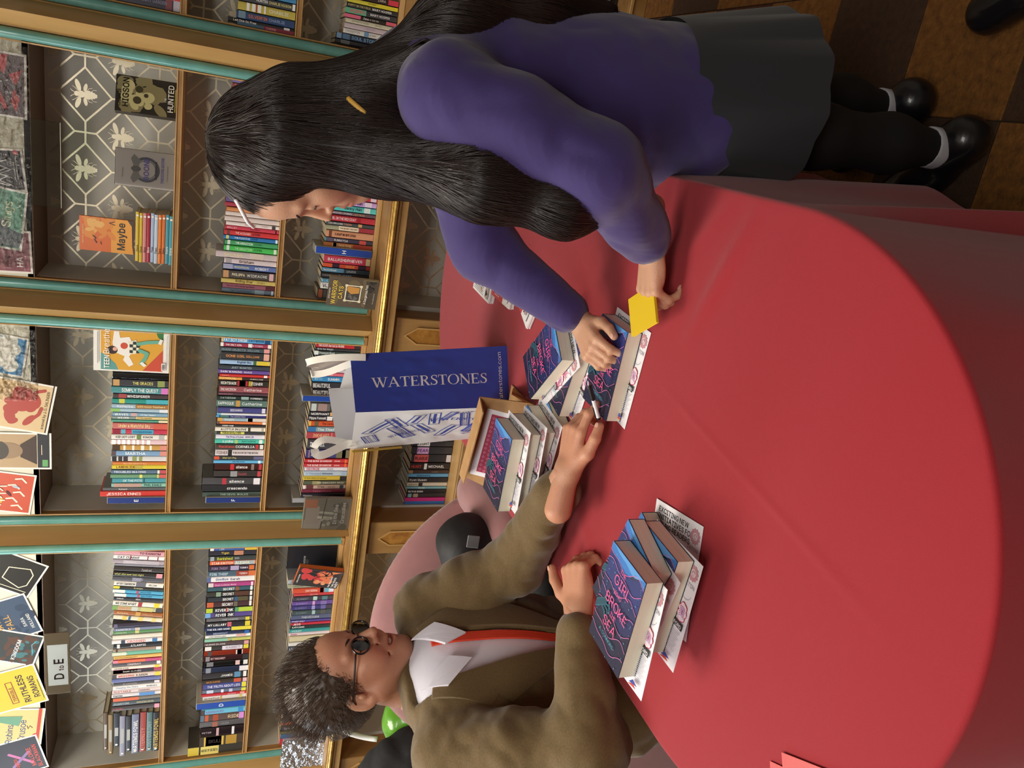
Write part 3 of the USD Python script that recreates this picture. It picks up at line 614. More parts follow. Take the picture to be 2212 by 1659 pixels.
ROWS['l3'] = dict(where='ledge shelf of the left bay', bay='l', z=.903, Y=3.014, xm=665, h=.178, d=.12, books='''
1251 1260 b4b8c0 | JORDAN;77747c;.05;.4;.5 || x=622
1261 1270.5 a8a890 | URBAN;77785c;.12;.4;.4 | .6-1:a4b47c | x=622
1271 1281.5 d8583f | INTERN;f4d8d0;.3;.6;.4 | .64-.76:d8443c,.66-.74:f0ece8,.76-.87:6ab4c8,.87-.99:dce4f4
1282 1288.5 c84a4c | SECOND;e8a8a0;.4;.7;.4
1289 1298 484850 | ELEMENT;8c90a0;.1;.38;.5 | .5-.6:b8d8cc,.72-.86:5c8088
1298.5 1307.5 6c549c | ELEMENT;9a8cc8;.1;.38;.5 | .5-.56:d8a4d4,.7-.85:8474b0
1308.5 1318 46427c | ELEMENT;7a78b0;.1;.38;.5 | .5-.58:a09ad8,.72-.84:6c68a4,.86-1:4a4450
1318.5 1328 48565a | ELEMENT;70868a;.1;.38;.5 | .5-.58:a4c4c4,.72-.84:5c5c5c
1328.7 1338.6 5a6480 | THE MEDUSA;d0d4e0;.26;.7;.5,MONSTER;b4bccc;.36;.66;.25 || n=MEDUSA
1339 1344 58509c | POWER WOLF;e8e6f4;.05;.35;.7
1344.5 1349.7 c8384c | JESS;f6e8ea;.05;.38;.8
1350.3 1357.6 33393a | BLACK & DANGER;f4f6f4;.05;.35;.55
1358 1365.3 3f9a9c | VIOLET;d4ecec;.05;.3;.6 || n=VIOLET
1366 1372.5 dcccd0 | Annie;c46474;.05;.2;.6
1373.5 1385 cfc6a0 | ;
1386 1394 dcdad6 | 
1395 1405 4a5058 | LIE;d8dce0;.05;.15;.5
1541 1556 5c6470 | 
1556.5 1563 d86c48 | ;
1563.5 1574 34343a | WALKER;e0e0e0;.1;.4;.5
1574.5 1580.5 6c6440 |
1581 1592 4a6484 |
1592.5 1606 c43c48 |
''')
ROWS['m4'] = dict(where='low shelf below the middle bay', bay='m', z=.442, Y=3.035, xm=945, h=.185, d=.13, books='''
946 953 2a2a2e | 
953.5 965.3 36363a | LIGHT;1c1c1e;.13;.4;.62 | .12-.42:eceaea | n=LIGHT
966 981.6 38383c | FEAR;5a2c6a;.15;.4;.5 | .14-.42:d8a8d4 | n=FEAR
982.5 999.6 36363a | PLAGUE;2a1c1e;.09;.4;.45 | .07-.42:cc5c5c,.88-1:dcd4d4 | n=PLAGUE
1001 1015 2f2c2e | HEART;d8443c;.03;.28;.5,MICHAEL;f0ecea;.46;.9;.36 | .35-.42:e8e4e0
1015.5 1023 4a3a34 | JAMES;8a7468;.56;.9;.4 | 0-.1:a4805c
1023.7 1031.5 68a4cc | NEON DANCE;2c4a64;.22;.55;.5
1032 1042.3 2f2e32 | Ryan Queen;e0e0de;.03;.46;.5 ||
1043 1051 d4c8b4 | JENNIFER;8a7c6c;.03;.25;.35 | .28-.38:3a3430
1051.5 1056.5 7cb0bc | RUSH;e8f4f4;.3;.5;.7
1057 1065.5 2c2a2e | RUTHS EDEN;f0f0ee;.03;.4;.5 || n=EDEN
1066 1074.5 3f3c3c ||  .05-.14:84b4c0,.18-.3:b09c84
1075.3 1084.5 d83c8c | 
1085.5 1095 46508c ||  .02-.1:d4d8ec
1095.5 1101.8 dc7478 |
1102.5 1110.5 3f74b8 | 
''')
def parse(line):
    f = [p.strip() for p in line.split('|')] + ['', '', '']
    head = f[0].split()
    s = dict(y0=float(head[0]), y1=float(head[1]), c=head[2], t=[], b=[])
    for q in f[1].split(','):
        q = q.strip('; ').split(';')
        if len(q) == 5 and q[0].strip(): s['t'].append((q[0].strip(), q[1], float(q[2]), float(q[3]), float(q[4])))
    for q in f[2].split(','):
        if ':' in q: r, c = q.split(':'); a, b = r.strip().split('-'); s['b'].append((float(a), float(b), c.strip()))
    for q in ' '.join(f[3:]).split():
        if q.startswith('x='): s['x'] = float(q[2:])
        elif q.startswith('n='): s['n'] = q[2:]
        elif q in ('hard', 'wrap'): s[q] = True
    return s
def label_row(books, where):
    anchors = [i for i, b in enumerate(books) if b.get('n')]
    for i, b in enumerate(books):
        w = b['y1'] - b['y0']; kind = 'hardback' if b.get('hard') else ('thick paperback' if w > 13.5 else 'slim paperback' if w < 7 else 'paperback')
        if b.get('wrap'): kind = 'film-wrapped ' + kind.split()[-1]
        col = colour_name(b['c'])
        if b.get('n'): b['label'] = f'{col} {kind} lettered {b["n"]} on its spine, {where}'
        elif anchors:
            a = min(anchors, key=lambda k: abs(k - i)); k = abs(a - i)
            b['label'] = f'{col} {kind}, ' + (f'just {"left" if i > a else "right"} of {books[a]["n"]}' if k == 1 else f'{ORD[k]} {"left" if i > a else "right"} of {books[a]["n"]}') + f', {where}'
        else: b['label'] = f'{col} {kind}, {ORD[i + 1]} from the right, {where}'
for key, R in ROWS.items():
    books = [parse(l) for l in R['books'].strip().splitlines()]
    label_row(books, R['where'])
    for i, b in enumerate(books):
        p0, p1 = ray_at(R['xm'], b['y0'], 1, R['Y']), ray_at(R['xm'], b['y1'], 1, R['Y'])
        w = p0[0] - p1[0]; x = (p0[0] + p1[0]) / 2
        h = ray_at(b['x'], (b['y0'] + b['y1']) / 2, 1, R['Y'])[2] - R['z'] if 'x' in b else R['h'] + ((i * 37 + len(key) * 11) % 7 - 3) * .0012
        z = R['z'] + .0002
        lean = R.get('lean', {}).get(i + 1, 0)
        m = np.eye(4)
        if lean:
            a = math.radians(lean); m[:3, :3] = [[math.cos(a), 0, math.sin(a)], [0, 1, 0], [-math.sin(a), 0, math.cos(a)]]
            # keep the leaning book's middle where the row has it and its lower edge on the shelf
            z += w / 2 * math.sin(a); x -= h / 2 * math.sin(a); w *= .985
        a0, a1 = BAYS[R['bay']][0] + .0008, BAYS[R['bay']][1] + .026
        if not lean: x = min(max(x, a0 + w / 2), a1 - w / 2)
        m[:3, 3] = (x, R['Y'] + ((i * 53) % 5) * .0007, z)
        put_book(m, max(w - .0006, .004), h, R['d'], b, b['label'], 'books on the ' + R['where'])

# ================================================================== face-out books, lying books, dividers, cards
def prints(items, mtx, parent, w, h, z0=.0004):
    """flat print on a cover or card: (shape or (text, x, y, cap height, max width, turn, bold), colour, part name)"""
    for k, it in enumerate(items):
        g, col, name = it[0], it[1], (it[2] if len(it) > 2 else 'printed_shape')
        if isinstance(g, tuple):
            s, x, y, ch, mw = g[:5]; turn = g[5] if len(g) > 5 else 0; bold = g[6] if len(g) > 6 else True
            m = text(s, ch, mw, bold); m = m.copy()
            m.apply_transform(trimesh.transformations.rotation_matrix(math.radians(turn), [0, 0, 1])); m.apply_translation([x, y, 0]); name = 'lettering' if len(it) < 3 else name
        else:
            m = flat(g.intersection(sbox(0, 0, w, h)))
            if m is None: continue
        m.apply_translation([0, 0, z0 + .00018 * k]); m.apply_transform(mtx)
        part(name, m, col if not isinstance(col, str) else paint(col, .35), parent)
def face_book(bl, br, up, h, thick, colour, items, label, pages=M_PAGE, wrap=False, group=None, name='face_out_book', coat=.25, back=None):
    bl, br = np.array(bl, float), np.array(br, float); w = np.linalg.norm(br - bl)
    m = frame_mtx(bl, br - bl, up)
    o = xform(name, label, 'book', mtx=m, group=group)
    b = .0012
    cv = part('cover', cat_([cbox((0, 0, -b), (w, h, 0), .0004), cbox((0, 0, -thick), (b, h, -b), .0003), cbox((0, 0, -thick), (w, h, -thick + b), .0004)]), paint(colour, .35, coat), o)
    part('pages', box((b + .0003, .0012, -thick + b + .0002), (w - .0015, h - .0012, -b - .0002)), pages, o)
    prints(items, np.eye(4), cv, w, h)
    if wrap: part('clear_wrap', cbox((-.001, -.0006, -thick - .001), (w + .001, h + .001, .0022), .001), clear('clear_film'), o)
    return o, w
def blobs(n, x0, y0, x1, y1, r0, r1, seed):
    q = random.Random(seed)
    return unary_union([affinity.rotate(affinity.scale(Point(q.uniform(x0, x1), q.uniform(y0, y1)).buffer(q.uniform(r0, r1), 5), 1, q.uniform(.35, 1)), q.uniform(0, 180)) for _ in range(n)])
UP = np.array([0, .06, 1.0])
# right bay, top shelf
w = .135
face_book((-.178, 3.05, 1.6152), (-.062, 3.10, 1.6152), (.02, .05, 1), .192, .026, '2f2a24', [
    (blobs(26, .01, .05, .115, .17, .012, .03, 3), '8f8660'), (blobs(16, .02, .085, .1, .165, .01, .022, 4), 'd0c890'), (Point(.045, .125).buffer(.013), '4a4430'), (Point(.083, .12).buffer(.012), '4a4430'), (Point(.064, .098).buffer(.007), '4a4430'),
    (('CHARLIE', .018, .176, .0095, .08), '23221c'), (('HIGSON', .018, .152, .0185, .1), '23221c'), (('THE', .05, .034, .006, .03), 'e8e6e0'), (('HUNTED', .018, .012, .0175, .095), 'f0eee8'), (sbox(.02, .005, .1, .0075), 'c8b858')],
    'dark paperback with pale skull cover lettered HUNTED standing on the right bay top shelf', name='face_out_book')
face_book((-.424, 3.05, 1.6152), (-.302, 3.075, 1.6152), (.015, .05, 1), .19, .024, 'c9c1b8', [
    (Point(.061, .092).buffer(.043).difference(Point(.061, .092).buffer(.034)), '5c5c60'), (Point(.061, .092).buffer(.032).difference(Point(.061, .092).buffer(.029)), '7a7a7e'),
    (Polygon([(.012, .132), (.03, .112), (.061, .118), (.092, .112), (.11, .132), (.094, .142), (.061, .128), (.028, .142)]), '8a8680'), (affinity.scale(Point(.061, .125).buffer(.012), .8, 1.3), '6a6660'), (sbox(.03, .058, .092, .064), '4a4a50'),
    (('BOONE', .026, .084, .02, .075), '6a5cb0'), (('THEODORE BOONE', .02, .036, .011, .088), '7a70b8'), (('half the man', .028, .165, .004, .07), '9a9288'), (('twice the lawyer', .03, .022, .0045, .07), 'a49c94')],
    'pale grey paperback with eagle emblem and purple title on the right bay top shelf', wrap=True)
face_book((-.668, 3.06, 1.744), (-.548, 3.06, 1.744), (.0, .045, 1), .172, .012, 'd96a2c', [
    (sbox(0, 0, .12, .072), 'e8a03c'), (blobs(22, .05, .07, .12, .165, .008, .02, 5), 'e08a38'), (blobs(12, .06, .09, .115, .155, .006, .013, 6), 'e8b060'), (Polygon([(.0, 0), (.12, 0), (.12, .02), (.1, .006), (.03, .004)]), '3a3430'),
    (('Maybe', .012, .028, .03, .096), '2c241c'), (stroke([(.03, .118), (.04, .124), (.046, .12), (.055, .13)], .003), '3a2a20'), (stroke([(.026, .102), (.031, .105), (.036, .104)], .002), '3a2a20'), (('MICHAEL MORPURGO', .025, .158, .0045, .085, 0), 'f0c88c'), (stroke([(.098, .06), (.104, .078), (.11, .06)], .002), '3a2a20')],
    'orange paperback lettered Maybe standing on a low stack of coloured books', name='face_out_book')
# ten thin books lying under it
z = 1.6154
for k, (c, tx, tc) in enumerate((('4a98ac', 'Storm', 'dcecf0'), ('4a98ac', 'Storm', 'dcecf0'), ('d8743c', 'Zero', '4a2a14'), ('e0843c', 'Zero', '4a2a14'), ('bfd0e2', 'Then', '4a4a50'), ('a9c0dc', 'Then', '4a4a50'), ('a83040', 'Now', 'f0dcdc'), ('d48c8c', 'Now', '6a2a34'), ('d4b83c', 'Once', '5a4a14'), ('d8bc44', 'Once', '5a4a14'))):
    q = [.0125, .012, .0122, .0118, .0126, .012, .0128, .0122, .0118, .012][k]
    x0 = -.690 + .0012 * ((k * 3) % 4); L = .176
    m = frame_mtx((x0 + L, 3.045 + .001 * (k % 3), z + q / 2), (0, 0, -1), (0, 1, 0))   # spine up local z -> along -x... built lying on its back cover
    R = np.array([[0, 0, -1, x0 + L], [0, 1, 0, 3.045 + .001 * (k % 3)], [1, 0, 0, z + q / 2], [0, 0, 0, 1.]])
    o = xform('lying_paperback', f'{colour_name(c)} slim paperback lying flat, {ORD[10 - k]} down in the stack under Maybe', 'book', mtx=R, group='stack of ten slim lying books')
    cover, pages = book_mesh(q - .0004, L, .115); cv = part('cover', cover, paint(c, .36, .25), o, smooth=35); part('pages', pages, M_PAGE, o)
    t = text(tx, q * .55); t.vertices[:, 1] -= t.vertices[:, 1].max() / 2; T = np.array([[0, 1, 0, 0], [0, 0, -1, -.0009], [-1, 0, 0, L * .8], [0, 0, 0, 1.]]); t.apply_transform(np.array([[0, -1, 0, 0], [0, 0, -1, -.0009], [1, 0, 0, 0], [0, 0, 0, 1.]]) if False else T); t.apply_translation([0, 0, -L * .0])
    part('spine_lettering', moved(t, trimesh.transformations.rotation_matrix(0, [0, 0, 1])), paint(tc, .4), cv)
    d = Point(0, 0).buffer(q * .32); d = flat(affinity.translate(d, L * .93, 0)); d.apply_transform(np.array([[0, 1, 0, 0], [0, 0, -1, -.0009], [-1, 0, 0, L], [0, 0, 0, 1.]])); part('spine_mark', d, paint('f0ece4', .4), cv)
    z += q
# nine lying hardbacks in the left bay
z = 1.6075
for k, (c, q, xl, xr, tx, tc) in enumerate((('2c2a2c', .0275, -2.906, -2.69, 'ARTEMIS FOWL', 'd8b858'), ('5a7474', .0255, -2.905, -2.69, 'LOST COLONY', '8aa0a0'), ('a0443c', .0285, -2.908, -2.69, 'ETERNITY', 'c87c6c'), ('72768e', .0305, -2.905, -2.69, 'ARTEMIS FOWL', 'e8e4dc'), ('2f3032', .0245, -2.895, -2.70, '', ''), ('8a8a9c', .024, -2.92, -2.70, '', ''),
                                          ('262628', .0275, -2.885, -2.70, '', ''), ('8a7450', .0205, -2.93, -2.71, '', ''), ('5c4a38', .02, -2.905, -2.70, '', ''))):
    L = xr - xl; R = np.array([[0, 0, -1, xr], [0, 1, 0, 3.012 + .004 * (k % 3) + (.03 if k > 5 else 0)], [1, 0, 0, z + q / 2], [0, 0, 0, 1.]])
    o = xform('lying_hardback', f'{colour_name(c)} book lying flat, {ORD[9 - k]} down in the far left stack', 'book', mtx=R, group='stack of nine lying books at the left end of the top shelf')
    cover, pages = book_mesh(q - .0005, L, .14, hard=True); cv = part('cover', cover, paint(c, .32, .3), o, smooth=35); part('pages', pages, M_PAGE, o)
    if tx:
        t = text(tx, q * .6, L * .78); t.vertices[:, 1] -= t.vertices[:, 1].max() / 2; t.apply_transform(np.array([[0, 1, 0, 0], [0, 0, -1, -.0009], [-1, 0, 0, L * .93], [0, 0, 0, 1.]])); part('spine_lettering', t, paint(tc, .35), cv)
    else:
        b = flat(sbox(L * .25, -q * .25, L * (.5 + .06 * (k % 3)), q * .25)); b.apply_transform(np.array([[0, 1, 0, 0], [0, 0, -1, -.0007], [-1, 0, 0, L * .93], [0, 0, 0, 1.]])); part('spine_band', b, paint('a8a8a0', .35), cv)
    d = Point(0, 0).buffer(q * .2); d = flat(affinity.translate(d, L * .06, 0)); d.apply_transform(np.array([[0, 1, 0, 0], [0, 0, -1, -.0009], [-1, 0, 0, L], [0, 0, 0, 1.]])); part('spine_mark', d, paint('e4e0d8', .4), cv)
    z += q
# the magazine in the middle bay, in front of the row
face_book((-1.094, 2.9985, 1.6125), (-.925, 2.9985, 1.6125), (.006, .012, 1), .252, .004, 'e9e6de', [
    (sbox(.006, .022, .168, .228), 'd9a23c'), (Polygon([(.006, .17), (.03, .18), (.06, .21), (.07, .228), (.006, .228)]), '5f9a94'), (Polygon([(.006, .022), (.05, .022), (.035, .05), (.006, .075)]).union(Polygon([(.006, .022), (.09, .022), (.006, .09)])), 'c8523c'), (Polygon([(.168, .022), (.12, .022), (.14, .04), (.168, .05)]), '3f7a44'),
    (Polygon([(.06, .15), (.075, .185), (.11, .19), (.155, .185), (.16, .17), (.13, .165), (.135, .135), (.095, .115), (.06, .135), (.03, .12), (.02, .135), (.045, .155)]), 'ece8e0'), (affinity.scale(Point(.082, .19).buffer(.014), 1.1, 1.2), '3a2a28'), (Point(.086, .182).buffer(.0075), 'e0a890'), (Point(.1, .152).buffer(.012), 'c8523c'),
    (Polygon([(.07, .128), (.115, .14), (.125, .112), (.075, .098)]), 'e8e4cc')] + [(sbox(.074 + .011 * i, .101 + .011 * j, .085 + .011 * i, .112 + .011 * j), '2f3a34') for i in range(4) for j in range(3) if (i + j) % 2 == 0] + [
    (stroke([(.11, .105), (.118, .075), (.122, .04)], .013), '6aac94'), (stroke([(.085, .1), (.075, .075), (.055, .082), (.035, .095)], .013), '6aac94'), (Polygon([(.022, .085), (.036, .1), (.042, .092), (.03, .076)]), 'ece8e0'), (affinity.rotate(sbox(.113, .025, .133, .036), -20), 'ece8e0'),
    (('TEEN', .012, .2, .021, .05), 'f4f0e8'), (('Breathe', .068, .2, .021, .094, 0, False), 'f4f0e8'), (sbox(.01, .012, .04, .026), 'f4f2ee')] + [(sbox(.013 + .003 * i, .014, .0145 + .003 * i, .024), '3a3a3a') for i in range(8)] + [(sbox(.03, .008, .15, .0095), 'a8a6a2'), (sbox(.03, .236, .15, .239), 'a8a6a2')],
    'yellow magazine with a dancing figure lettered TEEN on the middle bay top shelf', name='magazine')
# face-out books standing on the ledge
face_book((-.766, 2.925, .8845), (-.643, 2.885, .8845), (-.015, .05, 1), .186, .012, '5e5244', [
    (blobs(24, .02, .02, .12, .16, .01, .028, 8), '6f6248'), (Polygon([(.0, .0), (.123, .0), (.123, .05), (.0, .04)]), '4e453a'), (sbox(.031, .066, .096, .119), '4a4640'), (Polygon([(.066, .07), (.09, .07), (.094, .115), (.075, .117), (.06, .1)]), 'c89048'), (blobs(8, .036, .07, .06, .11, .004, .009, 9), '6f6a64'),
    (sbox(.028, .063, .099, .122).difference(sbox(.032, .067, .095, .118)), 'efe8d0')] + [(sbox(x - .005, y - .005, x + .005, y + .005), 'e8dcb4') for x in (.03, .097) for y in (.065, .12)] + [
    (('WARRIOR', .01, .155, .019, .104), 'e8c858'), (('CATS', .036, .131, .018, .056), 'e8c858'), (('ERIN HUNTER', .034, .177, .005, .055), 'd8d0c0'), (('A Dangerous Path', .022, .04, .011, .086), 'e8e0d4'), (blobs(7, .07, .02, .12, .045, .004, .012, 12), '3a3834'), (('the original series', .026, .012, .004, .07), 'b8b0a4')],
    'brown paperback with framed animal picture and gold title on the ledge before the post', name='face_out_book')
face_book((-1.755, 2.95, .8845), (-1.594, 2.93, .8845), (.006, .05, 1), .196, .014, 'a39c8e', [
    (sbox(.004, .118, .05, .19), 'c8c0b4'), (sbox(.03, .13, .12, .185), 'c8bcae'), (sbox(.112, .14, .155, .192), 'd49a7c'), (stroke([(.06, .08), (.064, .13)], .014), 'e4e0d0'), (stroke([(.085, .075), (.09, .125)], .012), 'd4d4c4'), (blobs(14, .01, .02, .15, .075, .006, .02, 21), '8c8578'), (stroke([(.0, .12), (.16, .105)], .003), '6a655c'),
    (('In the Sea', .03, .055, .017, .1), 'f2f0ea'), (('Crocodiles', .035, .024, .017, .108), 'f2f0ea'), (blobs(6, .02, .08, .06, .12, .006, .012, 22), 'c9c4b4')],
    'silvery film-wrapped book lettered in the Sea on the ledge before the post', wrap=True)
M_FOIL = mat('crinkled_foil', '#D9DCE4', .14, metal=.9, bump=(38, .02, 1.0))
m = trimesh.creation.box((.168, .196, .016)).subdivide_loop(0) if False else None
gx, gy = np.meshgrid(np.linspace(0, .168, 40), np.linspace(0, .194, 46)); P = np.c_[gx.ravel(), gy.ravel(), np.zeros(gx.size)]
P[:, 2] = .006 * (meshkit.fbm(P * [46, 40, 1] + 3, 4) - .5) * 1.6
F = [[j * 40 + i, j * 40 + i + 1, (j + 1) * 40 + i + 1, (j + 1) * 40 + i] for j in range(45) for i in range(39)]
o = xform('foil_wrapped_book', 'book wrapped in crinkled silver film standing on the ledge at the far left', 'book', mtx=frame_mtx((-3.036, 2.93, .8845), (1, -.01, 0), (.03, .05, 1)))
part('book_block', cbox((.003, .0, -.02), (.165, .19, -.006), .001), paint('c8ccd8', .4), o)
part('foil_front', (P, np.array(F)), M_FOIL, o, smooth=True)
face_book((-2.066, 2.968, .903), (-1.955, 2.93, .8845), (.06, .04, 1), .192, .024, '2c2626', [
    (blobs(22, .045, .075, .105, .165, .008, .02, 31), 'c83c3c'), (blobs(16, .035, .045, .1, .1, .008, .018, 32), 'd87850'), (Polygon([(.105, .02), (.111, .0), (.111, .05), (.09, .04)]), 'd88458'), (blobs(9, .02, .06, .05, .1, .005, .012, 33), 'e0946c'),
    (stroke([(.1, .03), (.08, .06), (.07, .1), (.05, .12)], .003), '231c1c'), (stroke([(.08, .06), (.1, .09), (.1, .13)], .0025), '231c1c'), (stroke([(.07, .1), (.085, .13), (.085, .155)], .002), '231c1c'), (('the boy with', .008, .036, .011, .07), 'f4f2ee'), (('TWO HEADS', .008, .02, .011, .07), 'f4f2ee'), (('ANDY', .008, .005, .011, .05), 'f4f2ee'), (('LINDA COGGIN', .02, .178, .0055, .07), 'ece8e4')],
    'black paperback with red and orange tree picture tilted on the ledge, left bay', pages=mat('orange_pages', '#C8642C', .7))
face_book((-2.0, 3.04, .903), (-1.885, 3.04, .903), (0, .02, 1), .215, .02, '232226', [(('SHADOW', .012, .135, .008, .07), 'a8a4a0'), (('HEIST', .012, .122, .008, .07), '6a6664')],
    'black hardback standing face out behind the tilted red tree paperback')
for k, (x, c, lean) in enumerate(((-1.925, '4a3a48', 24), (-1.938, '2f3440', 26), (-1.975, '8f8780', 0))):
    if k == 2: continue
    a = math.radians(lean); m = np.eye(4); m[:3, :3] = [[math.cos(a), 0, -math.sin(a)], [0, 1, 0], [math.sin(a), 0, math.cos(a)]]; m[:3, 3] = (x + .03, 3.075 + .0, .907)
    put_book(m, .012, .19, .12, dict(c=c, t=[('LEGEND', 'c8c4c0', .1, .4, .5)], b=[(.6, .68, '8a5a64')]), f'{colour_name(c)} paperback leaning steeply {"nearest" if k == 0 else "second from"} the post, left bay ledge shelf', 'leaning books beside the post')
# alphabet dividers
for ch, bay, y0, y1, x0, x1, xm, zb, Y in (('E', 'm', 1074.5, 1088, 231, 353, 300, 1.612, 2.998), ('F', 'm', 1074, 1086.5, 444, 553, 520, 1.25, 3.0), ('G', 'm', 855.8, 868.5, 653, 0, 700, .903, 3.0), ('H', 'r', 537.5, 554, 681, 0, 750, .904, 2.995), ('D', 'l', 1514, 1527, 424, 0, 500, 1.249, 3.0)):
    a, b = ray_at(xm, y0, 1, Y), ray_at(xm, y1, 1, Y); zt = ray_at(x0, (y0 + y1) / 2, 1, Y)[2]; w = a[0] - b[0]; hh = zt - zb
    o = xform('alphabet_divider', f'blue shelf divider block with white letter {ch}', 'shelf divider', loc=(b[0], Y, zb + .0002))
    bl = part('block', cbox((0, .0015, 0), (w, .14, hh), .0015), mat('divider_grey', '#A9A79E', .5), o)
    f = part('face_plate', cbox((.0018, 0, .002), (w - .0018, .0018, hh - .002), .0006), paint('1f4aa8' if ch not in 'EF' else '24397e', .4, .2), o)
    t = text(ch, w * .52, align='c'); t.apply_transform(XZ); t.apply_translation([w / 2, -.0006, hh * (.5 if ch != 'G' else .12) - w * .25]); part('letter', t, paint('f6f6f4', .5), f)
# ------------------------------------------------------------------ cards hung on the header panels
def card(bl_px, br_px, h, colour, items, label, Y, border=.007, w=None, border_col='ebe7dc'):
    bl, br = ray_at(*bl_px, 1, Y), ray_at(*br_px, 1, Y)
    if w: br = bl + (br - bl) / np.linalg.norm(br - bl) * w
    w = np.linalg.norm(br - bl)
    d = br - bl; up = np.array([-d[2], 0, d[0]])
    o = xform('postcard', label, 'card', mtx=frame_mtx(bl, d, up), group=None)
    b = part('card', cbox((0, 0, -.0012), (w, h, 0), .0004), paint(border_col, .4, .2), o)
    prints([(sbox(border, border, w - border, h - border), colour, 'printed_field')] + items, np.eye(4), b, w, h, .0003)
    return o, w
card((59, 260), (57, 119), .27, '5a4448', [(Polygon([(.02, .03), (.06, .02), (.09, .035), (.05, .045)]), 'c83a3c'), (Polygon([(.1, .03), (.15, .012), (.13, .05)]), 'c83a3c'), (Polygon([(.13, .06), (.19, .05), (.18, .12), (.15, .09)]), 'c83a3c'), (stroke([(.03, .06), (.08, .08), (.09, .13)], .012), 'c83a3c')], 'dark plum card with red brush shapes at the top of the right bay', 2.997)
card((60, 415), (47, 322), .2, '2a2426', [(stroke([(.02, .05), (.03, .09), (.05, .05), (.06, .09), (.075, .05), (.09, .09), (.1, .05)], .003), 'e8e4e0'), (stroke([(.02, .04), (.045, .1), (.07, .04), (.1, .1)], .002), 'e8e4e0'), (stroke([(.04, .022), (.11, .022)], .002), 'b8b4b0'), (stroke([(.04, .029), (.1, .029)], .002), 'b8b4b0'), (Point(.125, .02).buffer(.007), 'c84a50')], 'black card with white gothic squiggles at the top of the right bay', 2.996)
card((47, 544), (61, 416), .17, '6aa48c', [(Polygon([(.01, .01), (.06, .0), (.07, .04), (.1, .055), (.09, .09), (.04, .1), (.01, .08)]), '5a6468'), (blobs(6, .02, .02, .1, .09, .01, .02, 41), '6a7478'), (('Sings', .075, .04, .026, .085, 0, False), 'e4e0b4')], 'green card lettered Sings at the top of the right bay', 2.995)
card((72, 592), (66, 500), .15, '8a4450', [(sbox(.007, .03, .12, .08), '7a3644'), (('HA', .022, .028, .018, .06), 'f0e4e0')], 'maroon card lettered HA at the top left of the right bay', 2.9965)
card((50, 817), (64, 732), .17, '4a90c0', [(unary_union([Point(.04 + .03 * i, .045 + (.012 if i % 2 else 0)).buffer(.025) for i in range(4)]).union(sbox(.03, .05, .14, .14)), 'e8e6dc')], 'blue card with a white cloud shape at the top of the middle bay', 2.996)
card((102, 940), (123.5, 837), .22, 'd8bd90', [(sbox(.007, .007, .2, .011), '3a2a28'), (blobs(14, .03, .06, .16, .14, .015, .032, 43), 'b04a40'), (stroke([(.13, .07), (.16, .06), (.17, .035)], .012), 'b04a40'), (stroke([(.05, .06), (.075, .04), (.1, .035)], .012), 'b04a40'), (('a novel by J. D. SALINGER', .02, .018, .009, .15, 0, False), '5a4a38')], 'tan card with a red figure and handwritten line, top of the middle bay', 2.994, w=.195)
card((112, 1014), (111, 936), .2, 'b89c78', [(sbox(.007, .007, .2, .045), '34343a'), (sbox(.007, .045, .2, .047), 'e0d4bc'), (Polygon([(.02, .047), (.05, .1), (.1, .1), (.14, .047)]), '4a3c34'), (affinity.scale(Point(.075, .14).buffer(.04), .8, 1.2), '9a8064'), (affinity.scale(Point(.075, .165).buffer(.042), .85, .7), '4a443c'), (sbox(.012, .012, .04, .03), '6aa86a'), (sbox(.06, .03, .1, .033), 'd8c4a0')], 'sepia portrait card with black lower band, top of the middle bay', 2.9955)
card((65, 1112), (80, 1027), .17, 'c8563e', [(stroke([(.02 + .028 * i, .03 + .02 * (i % 2)), (.035 + .028 * i, .045 + .02 * (i % 2)), (.03 + .028 * i, .065 + .02 * (i % 2))], .006), 'f0e0cc') for i in range(5)] + [(affinity.rotate(affinity.scale(Point(.05 + .03 * i, .1 - .02 * i).buffer(.009), 1.5, .5), 40 * i), ('d8a83c', '5a2430', 'b4c0cc')[i]) for i in range(3)] + [(stroke([(.03 + .03 * i, .1), (.045 + .03 * i, .12), (.05 + .03 * i, .09)], .005), 'f0e0cc') for i in range(3)], 'red card with many small white dancing figures, top of the middle bay', 2.997)
card((60, 1292), (89, 1249), .22, '2a2824', [(Polygon([(.03, .05), (.05, .03), (.1, .03), (.12, .05), (.1, .12), (.05, .12)]).buffer(.002).difference(Polygon([(.03, .05), (.05, .03), (.1, .03), (.12, .05), (.1, .12), (.05, .12)]).buffer(-.002)), 'e8dcc0'), (stroke([(.02, .02), (.02, .14)], .003), 'e8dcc0')], 'black tilted card with cream outlines at the top of the left bay', 2.997, w=.16)
card((94, 1363), (52, 1281), .2, '44546a', [(blobs(14, .02, .02, .14, .14, .01, .03, 45), '3a485c'), (('HOLLAND', .03, .02, .014, .07), 'dcd8d0'), (('SARA', .045, .042, .014, .045), 'dcd8d0'), (('FALL', .05, .085, .022, .07), 'c89c5c'), (('HAVEN', .05, .12, .022, .09), 'c89c5c')], 'slate blue tilted card lettered HOLLAND at the top of the left bay', 2.995)
card((72, 1440), (95, 1383), .18, '3f4444', [(blobs(20, .01, .01, .14, .12, .008, .025, 46), '5c4438'), (blobs(12, .02, .02, .12, .08, .006, .016, 47), '4a7478'), (('KINGDOM', .02, .075, .014, .1), 'f0e8e0'), (stroke([(.06, .02), (.1, .035), (.12, .025)], .003), '5cb0c0')], 'dark painted card lettered KINGDOM at the top of the left bay', 2.994, w=.15)
